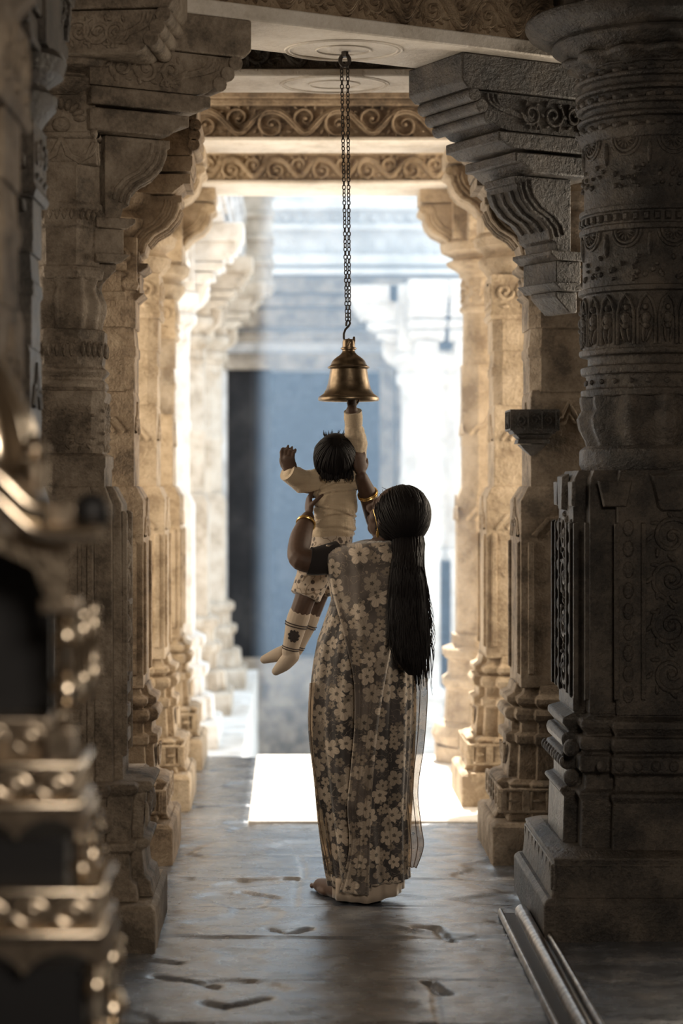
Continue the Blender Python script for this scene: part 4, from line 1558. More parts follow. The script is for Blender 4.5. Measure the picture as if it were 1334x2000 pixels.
# left arm: out to the side, elbow bent up, hand under the child's arm
la = [P(660, 1088, WD + 0.01), P(618, 1096, WD - 0.02), P(584, 1090, WD - 0.03), P(588, 1050, WD + 0.07), P(601, 1012, WD + 0.15)]
limb(mb, list(zip(la, (0.050, 0.046, 0.040, 0.041, 0.026))))
hand(mb, P(602, 1006, WD + 0.155), P(604, 955, WD + 0.21) - P(602, 1006, WD + 0.155), (1.0, 0.25, 0.0), 0.150, (0.42, 0.45, 0.45, 0.48), thumb=-1, thumb_in=0.55)
# right arm: raised behind the child's shoulder
ra = [P(800, 1086, WD + 0.04), P(775, 1068, WD + 0.20), P(742, 1030, WD + 0.26), P(722, 975, WD + 0.21), P(706, 932, WD + 0.15)]
limb(mb, list(zip(ra, (0.052, 0.046, 0.041, 0.036, 0.024))))
hand(mb, P(705, 926, WD + 0.145), P(700, 880, WD + 0.15) - P(705, 926, WD + 0.145), (-0.55, 0.83, 0), 0.145, (0.42, 0.45, 0.48, 0.5), thumb=-1, thumb_in=0.5)
for px, dx, dd in ((672, -0.035, 0.0), (733, -0.005, 0.02)):
    limb(mb, [(P(px + 12, 1310, WD), 0.085), (P(px + 4, 1520, WD), 0.056), (P(px, 1600, WD), 0.054), (P(px, 1715, WD + dd), 0.036), (P(px, 1738, WD + dd), 0.036)])
    h_ = P(px, 1740, WD + dd - 0.02)
    h_.z = 0.030
    toe = h_ + Vector((-0.085 if dx < -0.01 else -0.05, 0.17, -0.010))
    limb(mb, [(h_, 0.036), (h_.lerp(toe, 0.5) + Vector((0, 0, 0.002)), 0.034), (toe, 0.026)])
    mb.blob(h_.lerp(toe, 0.65) + Vector((0, 0, -0.010)), (0.042, 0.06, 0.020), rot=Matrix.Rotation(0.35, 3, 'Z'))
    for k in range(5):
        tp = toe + Vector((-0.030 + 0.015 * k, 0.022 - 0.006 * k, -0.006))
        mb.blob(tp, (0.009, 0.018, 0.011), 8, 6)
woman = fuse('person', mb, M['skin'], 0.0045, 4, origin=(foot_c.x, WD, 0))
tag(woman, 'woman seen from behind in a floral sari with long dark hair, lifting a child', 'person', 'mother and child at the bell')

# skirt of the sari
sk = [(1170, 650, 795), (1200, 640, 800), (1250, 622, 806), (1300, 613, 810), (1350, 608, 811), (1400, 605, 810), (1450, 607, 807), (1500, 612, 804), (1560, 618, 800), (1610, 625, 797), (1660, 632, 796), (1700, 638, 796), (1730, 645, 797)]
dp = [0.105, 0.12, 0.138, 0.145, 0.15, 0.15, 0.15, 0.148, 0.146, 0.144, 0.142, 0.14, 0.14]


def level(py):
    """centre x, half width, depth of the draped sari at pixel row py"""
    t = [(1052, 722, 765), (1062, 690, 782), (1072, 652, 800), (1085, 640, 806), (1100, 638, 808), (1130, 642, 804), (1160, 648, 797)] + sk
    dd = [0.05, 0.07, 0.09, 0.105, 0.112, 0.112, 0.106] + dp
    for i in range(len(t) - 1):
        if t[i][0] <= py <= t[i + 1][0]:
            q = (py - t[i][0]) / (t[i + 1][0] - t[i][0])
            a, b_ = t[i], t[i + 1]
            xl_, xr_ = a[1] + (b_[1] - a[1]) * q, a[2] + (b_[2] - a[2]) * q
            return P((xl_ + xr_) / 2, py, WD).x, (xr_ - xl_) / 2 * SW, dd[i] + (dd[i + 1] - dd[i]) * q
    i = 0 if py < t[0][0] else -1
    return P((t[i][1] + t[i][2]) / 2, py, WD).x, (t[i][2] - t[i][1]) / 2 * SW, dd[i]


def drape(name, rows, mat, grow=0.0, folds=1.0, n=150, seed=0.0, hem=None, close=False):
    mb = MB()
    mb.uv = []
    rr = []
    for py in rows:
        xc, rx, ry = level(py)
        z = P(0, py, WD).z
        t = max(0, min(1, (py - 1180) / 450))
        ring = []
        for k in range(n):
            a = 2 * math.pi * k / n
            w_ = folds * (0.35 + 0.9 * t) * (0.009 * math.sin(9 * a + 2 * t + seed) + 0.005 * math.sin(17 * a + 3 * math.sin(3 * t) + seed) + 0.003 * math.sin(31 * a - 4 * t))
            zz = z + (hem(a) if hem and py == rows[-1] else 0)
            ring.append((xc + (rx + grow + w_ * 0.6) * math.cos(a), WD + 0.01 + (ry + grow + w_) * math.sin(a), zz))
            mb.uv.append((a * 0.16, z))
        rr.append(ring)
    mb.rings(rr, cap=close)
    o = mb.build(name, mat, woman, angle=180)
    so = o.modifiers.new('thickness', 'SOLIDIFY')
    so.thickness = 0.002
    return o


rows = list(range(1170, 1711, 20)) + [1724]
drape('sari_skirt', rows, M['sari'], hem=lambda a: 0.018 if math.cos(a) > 0.05 else -0.004)
drape('sari_wrap', list(range(1056, 1191, 9)), M['sari'], grow=0.004, folds=0.7, seed=1.5)
# petticoat edge under the hem
mb = MB()
rr = []
for z0 in (0.09, 0.07, 0.04, 0.010):
    ring = []
    for k in range(120):
        a = 2 * math.pi * k / 120
        wv = 0.006 * math.sin(7 * a) + 0.004 * math.sin(15 * a + 1)
        lift = 0.026 * max(0, math.cos(a)) ** 1.2
        ring.append((foot_c.x + 0.022 + (0.130 + wv) * math.cos(a), WD + 0.01 + (0.130 + wv) * math.sin(a), z0 + lift))
    rr.append(ring)
mb.rings(rr, cap=False)
o = mb.build('petticoat', M['petticoat'], woman, angle=180)
so = o.modifiers.new('thickness', 'SOLIDIFY')
so.thickness = 0.002


def sheet(name, left, right, mat, lift=0.014, cols=26, n=10, wave=0.004, thick=0.0025, depth=None, parent=None):
    """cloth panel between two pixel-row edge curves, lying just outside the draped body"""
    L_ = bez([(x, y) for x, y in left], n)
    R_ = bez([(x, y) for x, y in right], n)
    mb = MB()
    mb.uv = []
    rr = []
    for i in range(len(L_)):
        j = min(len(R_) - 1, round(i * (len(R_) - 1) / (len(L_) - 1)))
        row = []
        for c in range(cols + 1):
            s = c / cols
            px = L_[i][0] + (R_[j][0] - L_[i][0]) * s
            py = L_[i][1] + (R_[j][1] - L_[i][1]) * s
            p = P(px, py, WD)
            xc, rx, ry = level(py)
            q = max(-0.985, min(0.985, (p.x - xc) / (rx + 0.01)))
            if depth is None:
                y = WD + 0.01 - (ry + 0.012) * math.sqrt(1 - q * q) - lift
            else:
                y = depth
            t = i / len(L_)
            y -= wave * (math.sin(s * 15 + 2.5 * math.sin(t * 4)) + 0.6 * math.sin(s * 31 + t * 9)) + 0.010 * math.exp(-((s - 0.02) / 0.05) ** 2)
            row.append((p.x, y, p.z))
            mb.uv.append((px * SW, p.z))
        rr.append(row)
    mb.rings(rr, closed=False)
    o = mb.build(name, mat, parent or woman, angle=180)
    if thick:
        so = o.modifiers.new('thickness', 'SOLIDIFY')
        so.thickness = thick
    else:
        mb = MB()                                      # rolled edges and gathered folds of the thin cloth
        for c in (cols, cols - 6, cols - 13, 3):
            mb.tube([Vector(r[c]) + Vector((0, -0.002, 0)) for r in rr], 0.0016, 5)
        mb.tube([Vector(q) for q in rr[-1]], 0.0016, 5)
        mb.build('hem', M['hem'], o)
    return o


sheet('sari_pallu', [(637, 1064), (640, 1100), (648, 1150), (662, 1205), (676, 1260), (688, 1320), (690, 1400), (684, 1480), (677, 1560), (680, 1640), (662, 1729)],
      [(752, 1058), (772, 1100), (775, 1150), (770, 1205), (760, 1260), (748, 1320), (735, 1400), (727, 1480), (722, 1560), (719, 1640), (717, 1731)], M['pallu'])
# sheer end of the sari floating at her right side and a sliver at the left
sheet('sheer_veil', [(775, 1270), (770, 1350), (768, 1450), (772, 1550), (778, 1640), (790, 1690)],
      [(828, 1270), (834, 1350), (828, 1450), (816, 1540), (822, 1610), (826, 1650), (818, 1688)][:6] + [(812, 1692)], M['veil'], lift=0.02, wave=0.008, thick=0, depth=WD - 0.02)
sheet('sheer_veil', [(604, 1330), (601, 1400), (605, 1460), (616, 1540), (620, 1600), (632, 1660), (640, 1700)],
      [(640, 1330), (640, 1400), (645, 1460), (650, 1540), (655, 1600), (660, 1660), (665, 1700)], M['veil'], wave=0.005, thick=0, depth=WD - 0.06)

# blouse sleeve on the left upper arm
mb = MB()
q = bez([(*p, 0.004 + r) for p, r in zip(la[:2], (0.056, 0.048))] + [(*P(604, 1095, WD - 0.025), 0.051)], 8)
mb.tube([a[:3] for a in q], [a[3] for a in q], 20)
mb.build('blouse_sleeve', M['blouse'], woman)


def bangle(p, d, r, parent, name='bangle', tube=0.004):
    d = Vector(d).normalized()
    s = d.cross(Vector((0, 1, 0.2))).normalized()
    u = s.cross(d).normalized()
    mb = MB()
    mb.tube([Vector(p) + s * r * math.cos(t) + u * r * math.sin(t) for t in [2 * math.pi * k / 28 for k in range(28)]], tube, 8, loop=True)
    mb.tube([Vector(p) + d * 0.007 + s * r * math.cos(t) + u * r * math.sin(t) for t in [2 * math.pi * k / 28 for k in range(28)]], tube * 0.7, 6, loop=True)
    return mb.build(name, M['gold'], parent)


bangle(la[4].lerp(la[3], 0.30), la[4] - la[3], 0.034, woman)
bangle(ra[3].lerp(ra[4], 0.22), ra[4] - ra[3], 0.036, woman)
# earring at the left ear
mb = MB()
ear = hc + HR @ Vector((-0.090, -0.004, -0.045))
mb.tube([ear, ear + Vector((0, 0, -0.02)), ear + Vector((0, 0, -0.032))], [0.002, 0.006, 0.003], 8)
mb.tube([ear + HR @ Vector((0, 0, 0.0)), ear + HR @ Vector((-0.004, 0.02, 0.03)), ear + HR @ Vector((-0.003, 0.045, 0.055))], 0.0012, 6)
mb.build('earring', M['gold'], woman)


def hair_cap(name, c, R, rad, parent, cut=lambda v: v.y > 0.42 and v.z < 0.62, strands=84, ridge=0.005, spikes=None, mat=None, extra=None):
    """combed hair over a skull: ridged shell open at the face"""
    mb = MB()
    n, m_ = 150, 40
    idx = {}
    for i in range(m_ + 1):
        ph = math.pi * (i + 0.01) / (m_ + 0.02)
        for k in range(n):
            th = 2 * math.pi * k / n
            v = Vector((math.sin(ph) * math.cos(th), math.sin(ph) * math.sin(th), math.cos(ph)))
            g = 1 + ridge * math.sin(strands * th + 3 * math.sin(ph * 2)) * math.sin(ph) + ridge * 1.4 * noise.noise(v * 4.0)
            p = Vector(c) + R @ Vector((v.x * rad[0] * g, v.y * rad[1] * g, v.z * rad[2] * g))
            idx[i, k] = (mb.pt(p), v)
    for i in range(m_):
        for k in range(n):
            q = [idx[i, k], idx[i, (k + 1) % n], idx[i + 1, (k + 1) % n], idx[i + 1, k]]
            if not any(cut(a[1]) for a in q):
                mb.f.append([a[0] for a in q][::-1])
    if extra:
        extra(mb)
    o = mb.build(name, mat or M['hair'], parent, angle=180)
    return o


rnd = random.Random(21)
HC, HRAD = P(785, 1008, WD - 0.005), (0.093, 0.104, 0.114)
NAPE = P(796, 1068, WD - 0.06)


def tail_y(py):
    """distance of the middle of the falling hair, from inside the head down along her back"""
    low = WD - level(max(1100, py))[2] - 0.045
    return float(np.interp(py, [1010, 1030, 1050, 1066, 1082, 1105, 1130], [WD + 0.03, WD + 0.01, WD - 0.047, WD - 0.080, WD - 0.112, WD - 0.142, low])) if py < 1130 else low


def long_hair(mb):
    # coil down the back: core then loose wavy locks
    core = [(1010, 792, 14), (1035, 796, 20), (1058, 797, 25), (1078, 795, 26), (1100, 792, 28), (1150, 791, 33), (1200, 790, 37), (1250, 793, 36), (1285, 797, 28), (1308, 803, 12)]
    rr = []
    for py, px, hw in core:
        c = P(px, py, WD)
        xc, rx, ry = level(max(1056, py))
        back = tail_y(py)
        rr.append([(c.x + hw * SW * math.cos(2 * math.pi * k / 60) * (1 + 0.03 * math.sin(9 * 2 * math.pi * k / 60)),
                    back + 0.030 * math.sin(2 * math.pi * k / 60) * (1 + 0.05 * math.sin(14 * 2 * math.pi * k / 60)), c.z) for k in range(60)])
    mb.rings(rr)
    for q in range(230):
        s = rnd.uniform(-1, 1)
        end = 1318 - 70 * abs(s) ** 2 * rnd.random() - 85 * rnd.random() ** 2 + (22 * rnd.random() if s > 0 else -18)
        ph, am = rnd.uniform(0, 6), rnd.uniform(0.8, 4.2)
        pts, rad = [], []
        for i in range(17):
            t = i / 16
            py = 1035 + (end - 1035) * t
            hw = np.interp(py, [1035, 1058, 1078, 1100, 1150, 1200, 1250, 1290, 1330], [26, 29, 28, 29, 34, 38, 39, 36, 30])
            cx_ = np.interp(py, [1035, 1058, 1100, 1200, 1250, 1290, 1330], [794, 797, 792, 791, 794, 798, 803])
            c = P(cx_ + s * hw * (1.0 if abs(s) < 0.93 else 1.04) + am * t * math.sin(ph + t * 9), py, WD)
            ry = level(max(1056, py))[2]
            back = tail_y(py)
            pts.append((c.x, back - 0.034 * math.sqrt(max(0, 1 - s * s)) * rnd.uniform(0.85, 1.05), c.z))
            rad.append((0.0042 if q % 4 else 0.002) * (1 - 0.75 * t ** 3))
        mb.tube(pts, rad, 5)
    for q in range(46):                                # fly-away hairs
        side = 1 if q % 4 else -1
        ph = rnd.uniform(0, 6)
        y0 = rnd.uniform(1080, 1240)
        end = y0 + rnd.uniform(40, 110)
        pts = []
        for i in range(11):
            t = i / 10
            py = y0 + (end - y0) * t
            hw = np.interp(py, [1035, 1078, 1150, 1200, 1250, 1330], [38, 27, 34, 39, 40, 34])
            c = P(792 + (py - 1080) * 0.03 + side * (hw - 2 + 7 * t * abs(math.sin(ph)) + 2.5 * math.sin(ph + t * 7)), py, WD)
            pts.append((c.x, WD - level(py)[2] - 0.05, c.z))
        mb.tube(pts, [0.0016 * (1 - 0.7 * t / 10) for t in range(11)], 4)
    for q in range(420):                               # combed strands from the hairline back to the nape
        v0 = Vector((rnd.uniform(-1, 1), rnd.uniform(-0.9, 0.85), rnd.uniform(-0.1, 1.0)))
        if v0.y > 0.55 and v0.z < 0.45:
            continue
        if v0.length < 0.3:
            continue
        v0.normalize()
        ln = HR.transposed() @ (NAPE - HC)
        v1 = Vector((ln.x / HRAD[0], ln.y / HRAD[1], ln.z / HRAD[2])).normalized()
        v1 = (v1 + Vector((rnd.uniform(-0.22, 0.22), rnd.uniform(-0.1, 0.1), rnd.uniform(-0.1, 0.15)))).normalized()
        g = rnd.uniform(1.0, 1.022)
        pts = []
        for i in range(12):
            t = i / 11
            v = v0.slerp(v1, t, v0)
            v = v + Vector((0, 0, 0.10 * math.sin(math.pi * t) * (0.5 - rnd.random() * 0.02)))
            v.normalize()
            pts.append(HC + HR @ Vector((v.x * HRAD[0] * g, v.y * HRAD[1] * g, v.z * HRAD[2] * g)))
        mb.tube(pts, [0.0012] + [0.0030] * 10 + [0.0015], 5)
    for q in range(16):                                # wisps on the crown
        a = rnd.uniform(-1.1, 1.1)
        p0 = HC + Vector((0.094 * math.sin(a), rnd.uniform(-0.02, 0.02), 0.108 * math.cos(a)))
        dv = Vector((math.cos(a) * rnd.choice((-1, 1, 1)), 0, -math.sin(a) * 0.8 + 0.45)).normalized()
        l = rnd.uniform(0.012, 0.028)
        mb.tube([p0 - dv * 0.01, p0 + dv * l * 0.5, p0 + dv * l + Vector((rnd.uniform(-0.006, 0.006), 0, -0.003))], [0.0012, 0.001, 0.0005], 4)


hair_cap('hair', HC, HR, HRAD, woman, cut=lambda v: v.y > 0.60 and v.z < 0.42, extra=long_hair)

# ------------------------------------------------------------------ the child
CD = 7.45
mb = MB()


def crings(levels, d, n=36):
    return rings_at([(py, pc, hw * d / F, ry, dy) for py, pc, hw, ry, dy in levels], d, n)


mb.rings(crings([(1110, 628, 34, 0.062, 0.0), (1080, 635, 36, 0.066, 0.0), (1045, 648, 34, 0.062, 0.0), (1000, 654, 36, 0.064, 0.0), (955, 656, 36, 0.060, 0.0), (928, 656, 30, 0.05, 0.0), (912, 656, 16, 0.035, 0.0)], CD))
CR = frame((0.05, 0.72, 0.68), (0.05, -0.6, 1.0))
ch = P(655, 893, CD)
ch.y = CD - 0.02
limb(mb, [(P(656, 930, CD), 0.036), (P(656, 905, CD - 0.01), 0.034)])
head(mb, ch, CR, 0.80)
rb = [P(686, 936, CD), P(695, 885, CD - 0.02), P(692, 840, CD - 0.06), P(687, 802, CD - 0.10)]
limb(mb, list(zip(rb, (0.040, 0.034, 0.028, 0.022))))
hand(mb, P(687, 800, CD - 0.10), P(686, 760, CD - 0.12) - P(687, 800, CD - 0.10), (-0.3, 0.9, 0), 0.088, (0.22, 0.2, 0.22, 0.26), thumb=-1)
lb = [P(626, 938, CD), P(596, 942, CD - 0.02), P(572, 928, CD - 0.07)]
limb(mb, list(zip(lb, (0.040, 0.034, 0.024))))
hand(mb, P(571, 926, CD - 0.072), P(560, 893, CD - 0.10) - P(571, 926, CD - 0.072), (0.35, 0.9, 0.1), 0.138, (0.70, 1.0, 1.05, 1.1), thumb=1, spread=0.0, thumb_in=0.9)
legA = [P(618, 1100, CD), P(597, 1165, CD - 0.03), P(580, 1215, CD - 0.02), P(566, 1272, CD - 0.01)]
legB = [P(640, 1100, CD + 0.03), P(617, 1170, CD + 0.05), P(600, 1215, CD + 0.06), P(578, 1268, CD + 0.07)]
limb(mb, list(zip(legA, (0.050, 0.040, 0.037, 0.027))))
limb(mb, list(zip(legB, (0.050, 0.040, 0.036, 0.026))))
footA = [P(570, 1281, CD - 0.01), P(555, 1297, CD + 0.0), P(539, 1311, CD + 0.02)]
footB = [P(574, 1268, CD + 0.07), P(545, 1278, CD + 0.08), P(516, 1288, CD + 0.10)]
limb(mb, list(zip(footA, (0.024, 0.021, 0.009))))
limb(mb, list(zip(footB, (0.022, 0.020, 0.009))))
pel = P(632, 1090, CD)
child = fuse('person', mb, M['skin_child'], 0.0035, 3, origin=pel)
tag(child, 'small child in a cream sweater and socks held up, one arm raised to the bell', 'person', 'mother and child at the bell')


def garment(name, mat, rings=None, tubes=(), flats=(), crease=(), voxel=0.004, smooth=4, parent=child, wr=0.0):
    mb = MB()
    if rings:
        mb.rings(rings)
    for pts in tubes:
        limb(mb, pts, 18)
    for pts in flats:
        mb.tube([a for a, _ in pts], [r for _, r in pts], 24)
    o = fuse(name, mb, mat, voxel, smooth, parent=parent)
    if wr:                                             # wrinkles
        for v in o.data.vertices:
            c_ = 0
            for pz, slope, amp in crease:
                wz = o.parent.location.z + v.co.z - P(0, pz, CD).z - slope * v.co.x - 0.004 * math.sin(v.co.x * 40 + pz)
                c_ += amp * (math.exp(-((wz - 0.009) / 0.007) ** 2) - math.exp(-(wz / 0.005) ** 2))
            v.co += v.normal * (c_ + wr * noise.noise((v.co.x * 14, v.co.y * 14, v.co.z * 46)) + wr * 0.6 * noise.noise(v.co * 60))
    return o


folds = [(1050, 648, 39, 0.070), (1042, 649, 43, 0.078), (1025, 653, 42, 0.078), (1008, 655, 40, 0.073), (998, 655, 42, 0.076), (975, 656, 42, 0.074), (960, 656, 40, 0.070), (950, 657, 42, 0.070), (932, 657, 39, 0.062), (920, 657, 28, 0.05), (914, 657, 20, 0.042)]
garment('sweater', M['sweater'], crings([(a, b_, c, d, 0.0) for a, b_, c, d in folds], CD),
        [[(rb[0], 0.050), (P(693, 900, CD - 0.01), 0.044), (P(694, 868, CD - 0.03), 0.044), (P(692, 843, CD - 0.06), 0.038), (P(690, 826, CD - 0.08), 0.031)], list(zip(lb, (0.048, 0.045, 0.036)))], wr=0.004, crease=((955, 0.25, 0.005), (968, 0.2, 0.005), (992, -0.3, 0.006), (1012, 0.15, 0.004), (1030, -0.1, 0.005)))
# turned cuffs
for pts, nm in (([(P(691, 829, CD - 0.075), 0.033), (P(690, 815, CD - 0.088), 0.035), (P(689, 803, CD - 0.098), 0.033)], 'cuff'),
                ([(P(583, 934, CD - 0.05), 0.036), (P(572, 929, CD - 0.068), 0.038), (P(561, 921, CD - 0.085), 0.036)], 'cuff')):
    mb = MB()
    p = [a for a, _ in pts]
    mb.tube([p[0], p[1], p[2], p[2] * 0.95 + p[1] * 0.05, p[2] * 0.6 + p[1] * 0.4], [pts[0][1], pts[1][1], pts[2][1], pts[2][1] * 0.86, pts[2][1] * 0.7], 24)
    mb.build(nm, M['sweater'], child, angle=60)
garment('shorts', M['shorts'], crings([(1125, 620, 42, 0.080, 0.0), (1100, 630, 43, 0.082, 0.0), (1075, 642, 44, 0.082, 0.0), (1050, 649, 40, 0.074, 0.0), (1036, 649, 38, 0.070, 0.0)], CD),
        (), [[(P(628, 1090, CD), 0.062), (P(612, 1125, CD - 0.015), 0.064), (P(596, 1166, CD - 0.03), 0.058)], [(P(642, 1095, CD + 0.03), 0.062), (P(624, 1158, CD + 0.045), 0.052)]], wr=0.002, smooth=2)
for lg, ft, r0 in ((legA, footA, 0.042), (legB, footB, 0.040)):
    a = lg[1].lerp(lg[2], 0.65)
    sk_ = garment('sock', M['sock'], None, [[(a, r0 - 0.001), (lg[2], r0 - 0.001), (lg[2].lerp(lg[3], 0.6), r0 - 0.008), (lg[3], r0 - 0.012)], [(ft[0], 0.030), (ft[1], 0.0275), (ft[2], 0.0165)]], voxel=0.003, smooth=3)
    d = (lg[3] - lg[2]).normalized()
    for t, rr_ in ((0.05, r0 + 0.0005), (0.13, r0 + 0.000), (0.86, r0 - 0.0105), (0.93, r0 - 0.0115)):
        c = lg[2].lerp(lg[3], t)
        s = d.cross(Vector((0, 1, 0))).normalized()
        u = s.cross(d)
        mb = MB()
        mb.tube([c + s * rr_ * math.cos(k * math.pi / 15) + u * rr_ * math.sin(k * math.pi / 15) for k in range(30)], 0.0022, 6, loop=True)
        mb.build('stripe', M['stripe'], sk_)
    if lg is legA:
        mb = MB()
        c = lg[2].lerp(lg[3], 0.45) + Vector((0, -r0 + 0.005, 0))
        mb.blob(c, (0.019, 0.004, 0.021), 18, 10)
        for k in range(9):
            mb.blob(c + Vector((0.017 * math.cos(k * 0.7), 0.0, 0.019 * math.sin(k * 0.7))), (0.006, 0.004, 0.006), 8, 6)
        mb.build('emblem', M['stripe'], sk_)


def tuft(mb):
    rnd2 = random.Random(4)
    rad_ = (0.079, 0.088, 0.094)
    c_ = ch + CR @ Vector((0, -0.008, 0.006))
    for q in range(170):
        a = rnd2.uniform(0, 6.28)
        v0 = Vector((0.25 * math.cos(a), 0.25 * math.sin(a) - 0.1, 1)).normalized()
        a += rnd2.uniform(-0.5, 0.5)
        v1 = Vector((math.cos(a), math.sin(a), -0.75)).normalized()
        if v1.y > 0.35:
            continue
        g = rnd2.uniform(1.0, 1.03)
        pts = []
        for i in range(10):
            v = v0.slerp(v1, i / 9)
            wv = 1 + 0.01 * math.sin(i * 1.3 + q)
            pts.append(c_ + CR @ Vector((v.x * rad_[0] * g * wv, v.y * rad_[1] * g * wv, v.z * rad_[2] * g)))
        mb.tube(pts, [0.0016] + [0.0032] * 8 + [0.0012], 5)
    for q in range(26):
        x = rnd2.uniform(636, 672)
        p0 = P(x, 858, CD - 0.02)
        tip = P(x + (x - 654) * 0.25 + rnd2.uniform(-5, 3), rnd2.uniform(838, 852), CD - 0.02 + rnd2.uniform(-0.03, 0.03))
        mid = p0.lerp(tip, 0.5) + Vector((-0.004, 0, 0.002))
        mb.tube([p0, mid, tip], [0.0035, 0.0028, 0.0006], 5)
    for q in range(34):                                # curls at the nape
        x = rnd2.uniform(626, 690)
        p0 = P(x, rnd2.uniform(915, 925), CD - 0.085)
        sg = rnd2.choice((-1, 1))
        pts = [p0 + Vector((0.006 * sg * math.sin(t * 3), -0.006 * math.sin(t * 2), -0.034 * t)) for t in [k / 7 for k in range(8)]]
        mb.tube(pts, [0.004 * (1 - 0.6 * k / 7) for k in range(8)], 5)


hair_cap('hair', ch + CR @ Vector((0, -0.008, 0.006)), CR, (0.079, 0.088, 0.094), child, cut=lambda v: v.y > 0.55 and v.z < 0.5, strands=60, ridge=0.007, extra=tuft)
# ------------------------------------------------------------------ the silver shrine close to the camera on the left
SD = 3.05
shrine = thing('silver_shrine', 'blurred embossed silver canopied shrine stand close by on the left', 'shrine', (P(-110, 0, SD).x, SD + 0.25, 0))
scx = P(-110, 0, SD).x


def sx_(px):
    return P(px, 0, SD).x


def sz_(py):
    return P(0, py, SD).z


def tier(mb, py0, py1, px, depth=0.52, mid=SD + 0.26):
    """a box symmetric about the shrine's middle whose right front edge stands at px"""
    h = sx_(px) - scx
    mb.box(scx - h, scx + h, mid - depth / 2, mid - depth / 2 + depth * 0.45, sz_(py1), sz_(py0))
    return h


def rep(mb, py0, py1, px, n, depth=0.52):
    h = sx_(px) - scx
    for f, half in ((face_map((scx, SD + 0.26 - depth / 2, 0), (1, 0, 0), (0, 0, 1), (0, -1, 0)), h), (face_map((scx + h, SD + 0.26 - depth * 0.275, 0), (0, 1, 0), (0, 0, 1), (1, 0, 0)), depth * 0.225)):
        z = (sz_(py0) + sz_(py1)) / 2
        hh = (sz_(py0) - sz_(py1)) / 2
        for k in range(n):
            u = -half + half * 2 * (k + 0.5) / n
            rdome(mb, u, z, half / n * 0.5, hh * 0.55, 0.004, f)
            rtube(mb, [(u + half / n * 0.8 * math.cos(a), z + hh * 0.8 * math.sin(a)) for a in [2 * math.pi * j / 12 for j in range(13)]], 0.005, f)


def apron(mb, py0, py1, px, n=4, depth=0.53):
    """scalloped hanging skirt on the front and right side"""
    h = sx_(px) - scx
    z1, z0 = sz_(py0), sz_(py1)
    for axis in (0, 1):
        half = h if axis == 0 else depth / 2
        N = n * 12
        tops, bots = [], []
        for k in range(N + 1):
            u = -half + 2 * half * k / N
            c = abs(math.sin(math.pi * n * k / N))
            zb = z0 + (z1 - z0) * (0.75 * c ** 0.7)
            if axis == 0:
                for y, T_, B_ in ((SD + 0.26 - depth / 2, tops, bots),):
                    T_.append((scx + u, y, z1))
                    B_.append((scx + u, y, zb))
            else:
                tops.append((scx + h, SD + 0.26 - depth / 2 + (u + half) * 0.45, z1))
                bots.append((scx + h, SD + 0.26 - depth / 2 + (u + half) * 0.45, zb))
        nrm = Vector((0, 1, 0)) if axis == 0 else Vector((-1, 0, 0))
        back_t = [tuple(Vector(p) + nrm * 0.012) for p in tops]
        back_b = [tuple(Vector(p) + nrm * 0.012) for p in bots]
        for k in range(N):
            mb.poly([tops[k], tops[k + 1], bots[k + 1], bots[k]])
            mb.poly([back_t[k + 1], back_t[k], back_b[k], back_b[k + 1]])
            mb.poly([bots[k], bots[k + 1], back_b[k + 1], back_b[k]])


# lower platform
mb = MB()
tier(mb, 1738, 1756, 200)
tier(mb, 1820, 1838, 198)
tier(mb, 1756, 1820, 180, 0.48)
mb.build('lower_platform', M['silver_plain'], shrine, bevel=0.004)
mb = MB()
rep(mb, 1760, 1816, 180, 7, 0.48)
apron(mb, 1842, 1905, 205)
mb.build('lower_panel', M['silver'], shrine)
mb = MB()
tier(mb, 1497, 1516, 152, 0.44)
tier(mb, 1576, 1592, 152, 0.44)
tier(mb, 1516, 1576, 138, 0.40)
mb.build('upper_platform', M['silver_plain'], shrine, bevel=0.004)
mb = MB()
rep(mb, 1520, 1572, 138, 6, 0.40)
apron(mb, 1594, 1650, 160, 4, 0.44)
mb.build('upper_panel', M['silver'], shrine)
mb = MB()
tier(mb, 1655, 1738, 120, 0.40)  # dark block standing for shade in the gap between the platforms
mb.build('gap_shade', M['dark_metal'], shrine)
mb = MB()
tier(mb, 1905, 2080, 160, 0.44)
mb.build('plinth_block', M['dark_metal'], shrine)
mb = MB()
tier(mb, 2075, 2860, 215, 0.56)
tier(mb, 2860, 2862.5, 225, 0.60)
mb.build('stand', M['dark_metal'], shrine, bevel=0.01)


def turned(name, px, py0, py1, rad, mat, y):
    h = sz_(py0) - sz_(py1)
    z = sz_(py1)
    pr = [(0.5, 0), (1.0, 0.02), (1.0, 0.05), (0.55, 0.08), (0.8, 0.13), (1.25, 0.22), (1.15, 0.30), (0.7, 0.36), (0.9, 0.38), (0.6, 0.42), (0.75, 0.60), (1.05, 0.74), (0.8, 0.84), (0.5, 0.88), (1.0, 0.91), (1.0, 0.95), (0.6, 1.0)]
    mb = MB()
    mb.lathe([(r * rad, z + t * h) for r, t in pr], 20, (sx_(px), y, 0))
    return mb.build(name, mat, shrine)


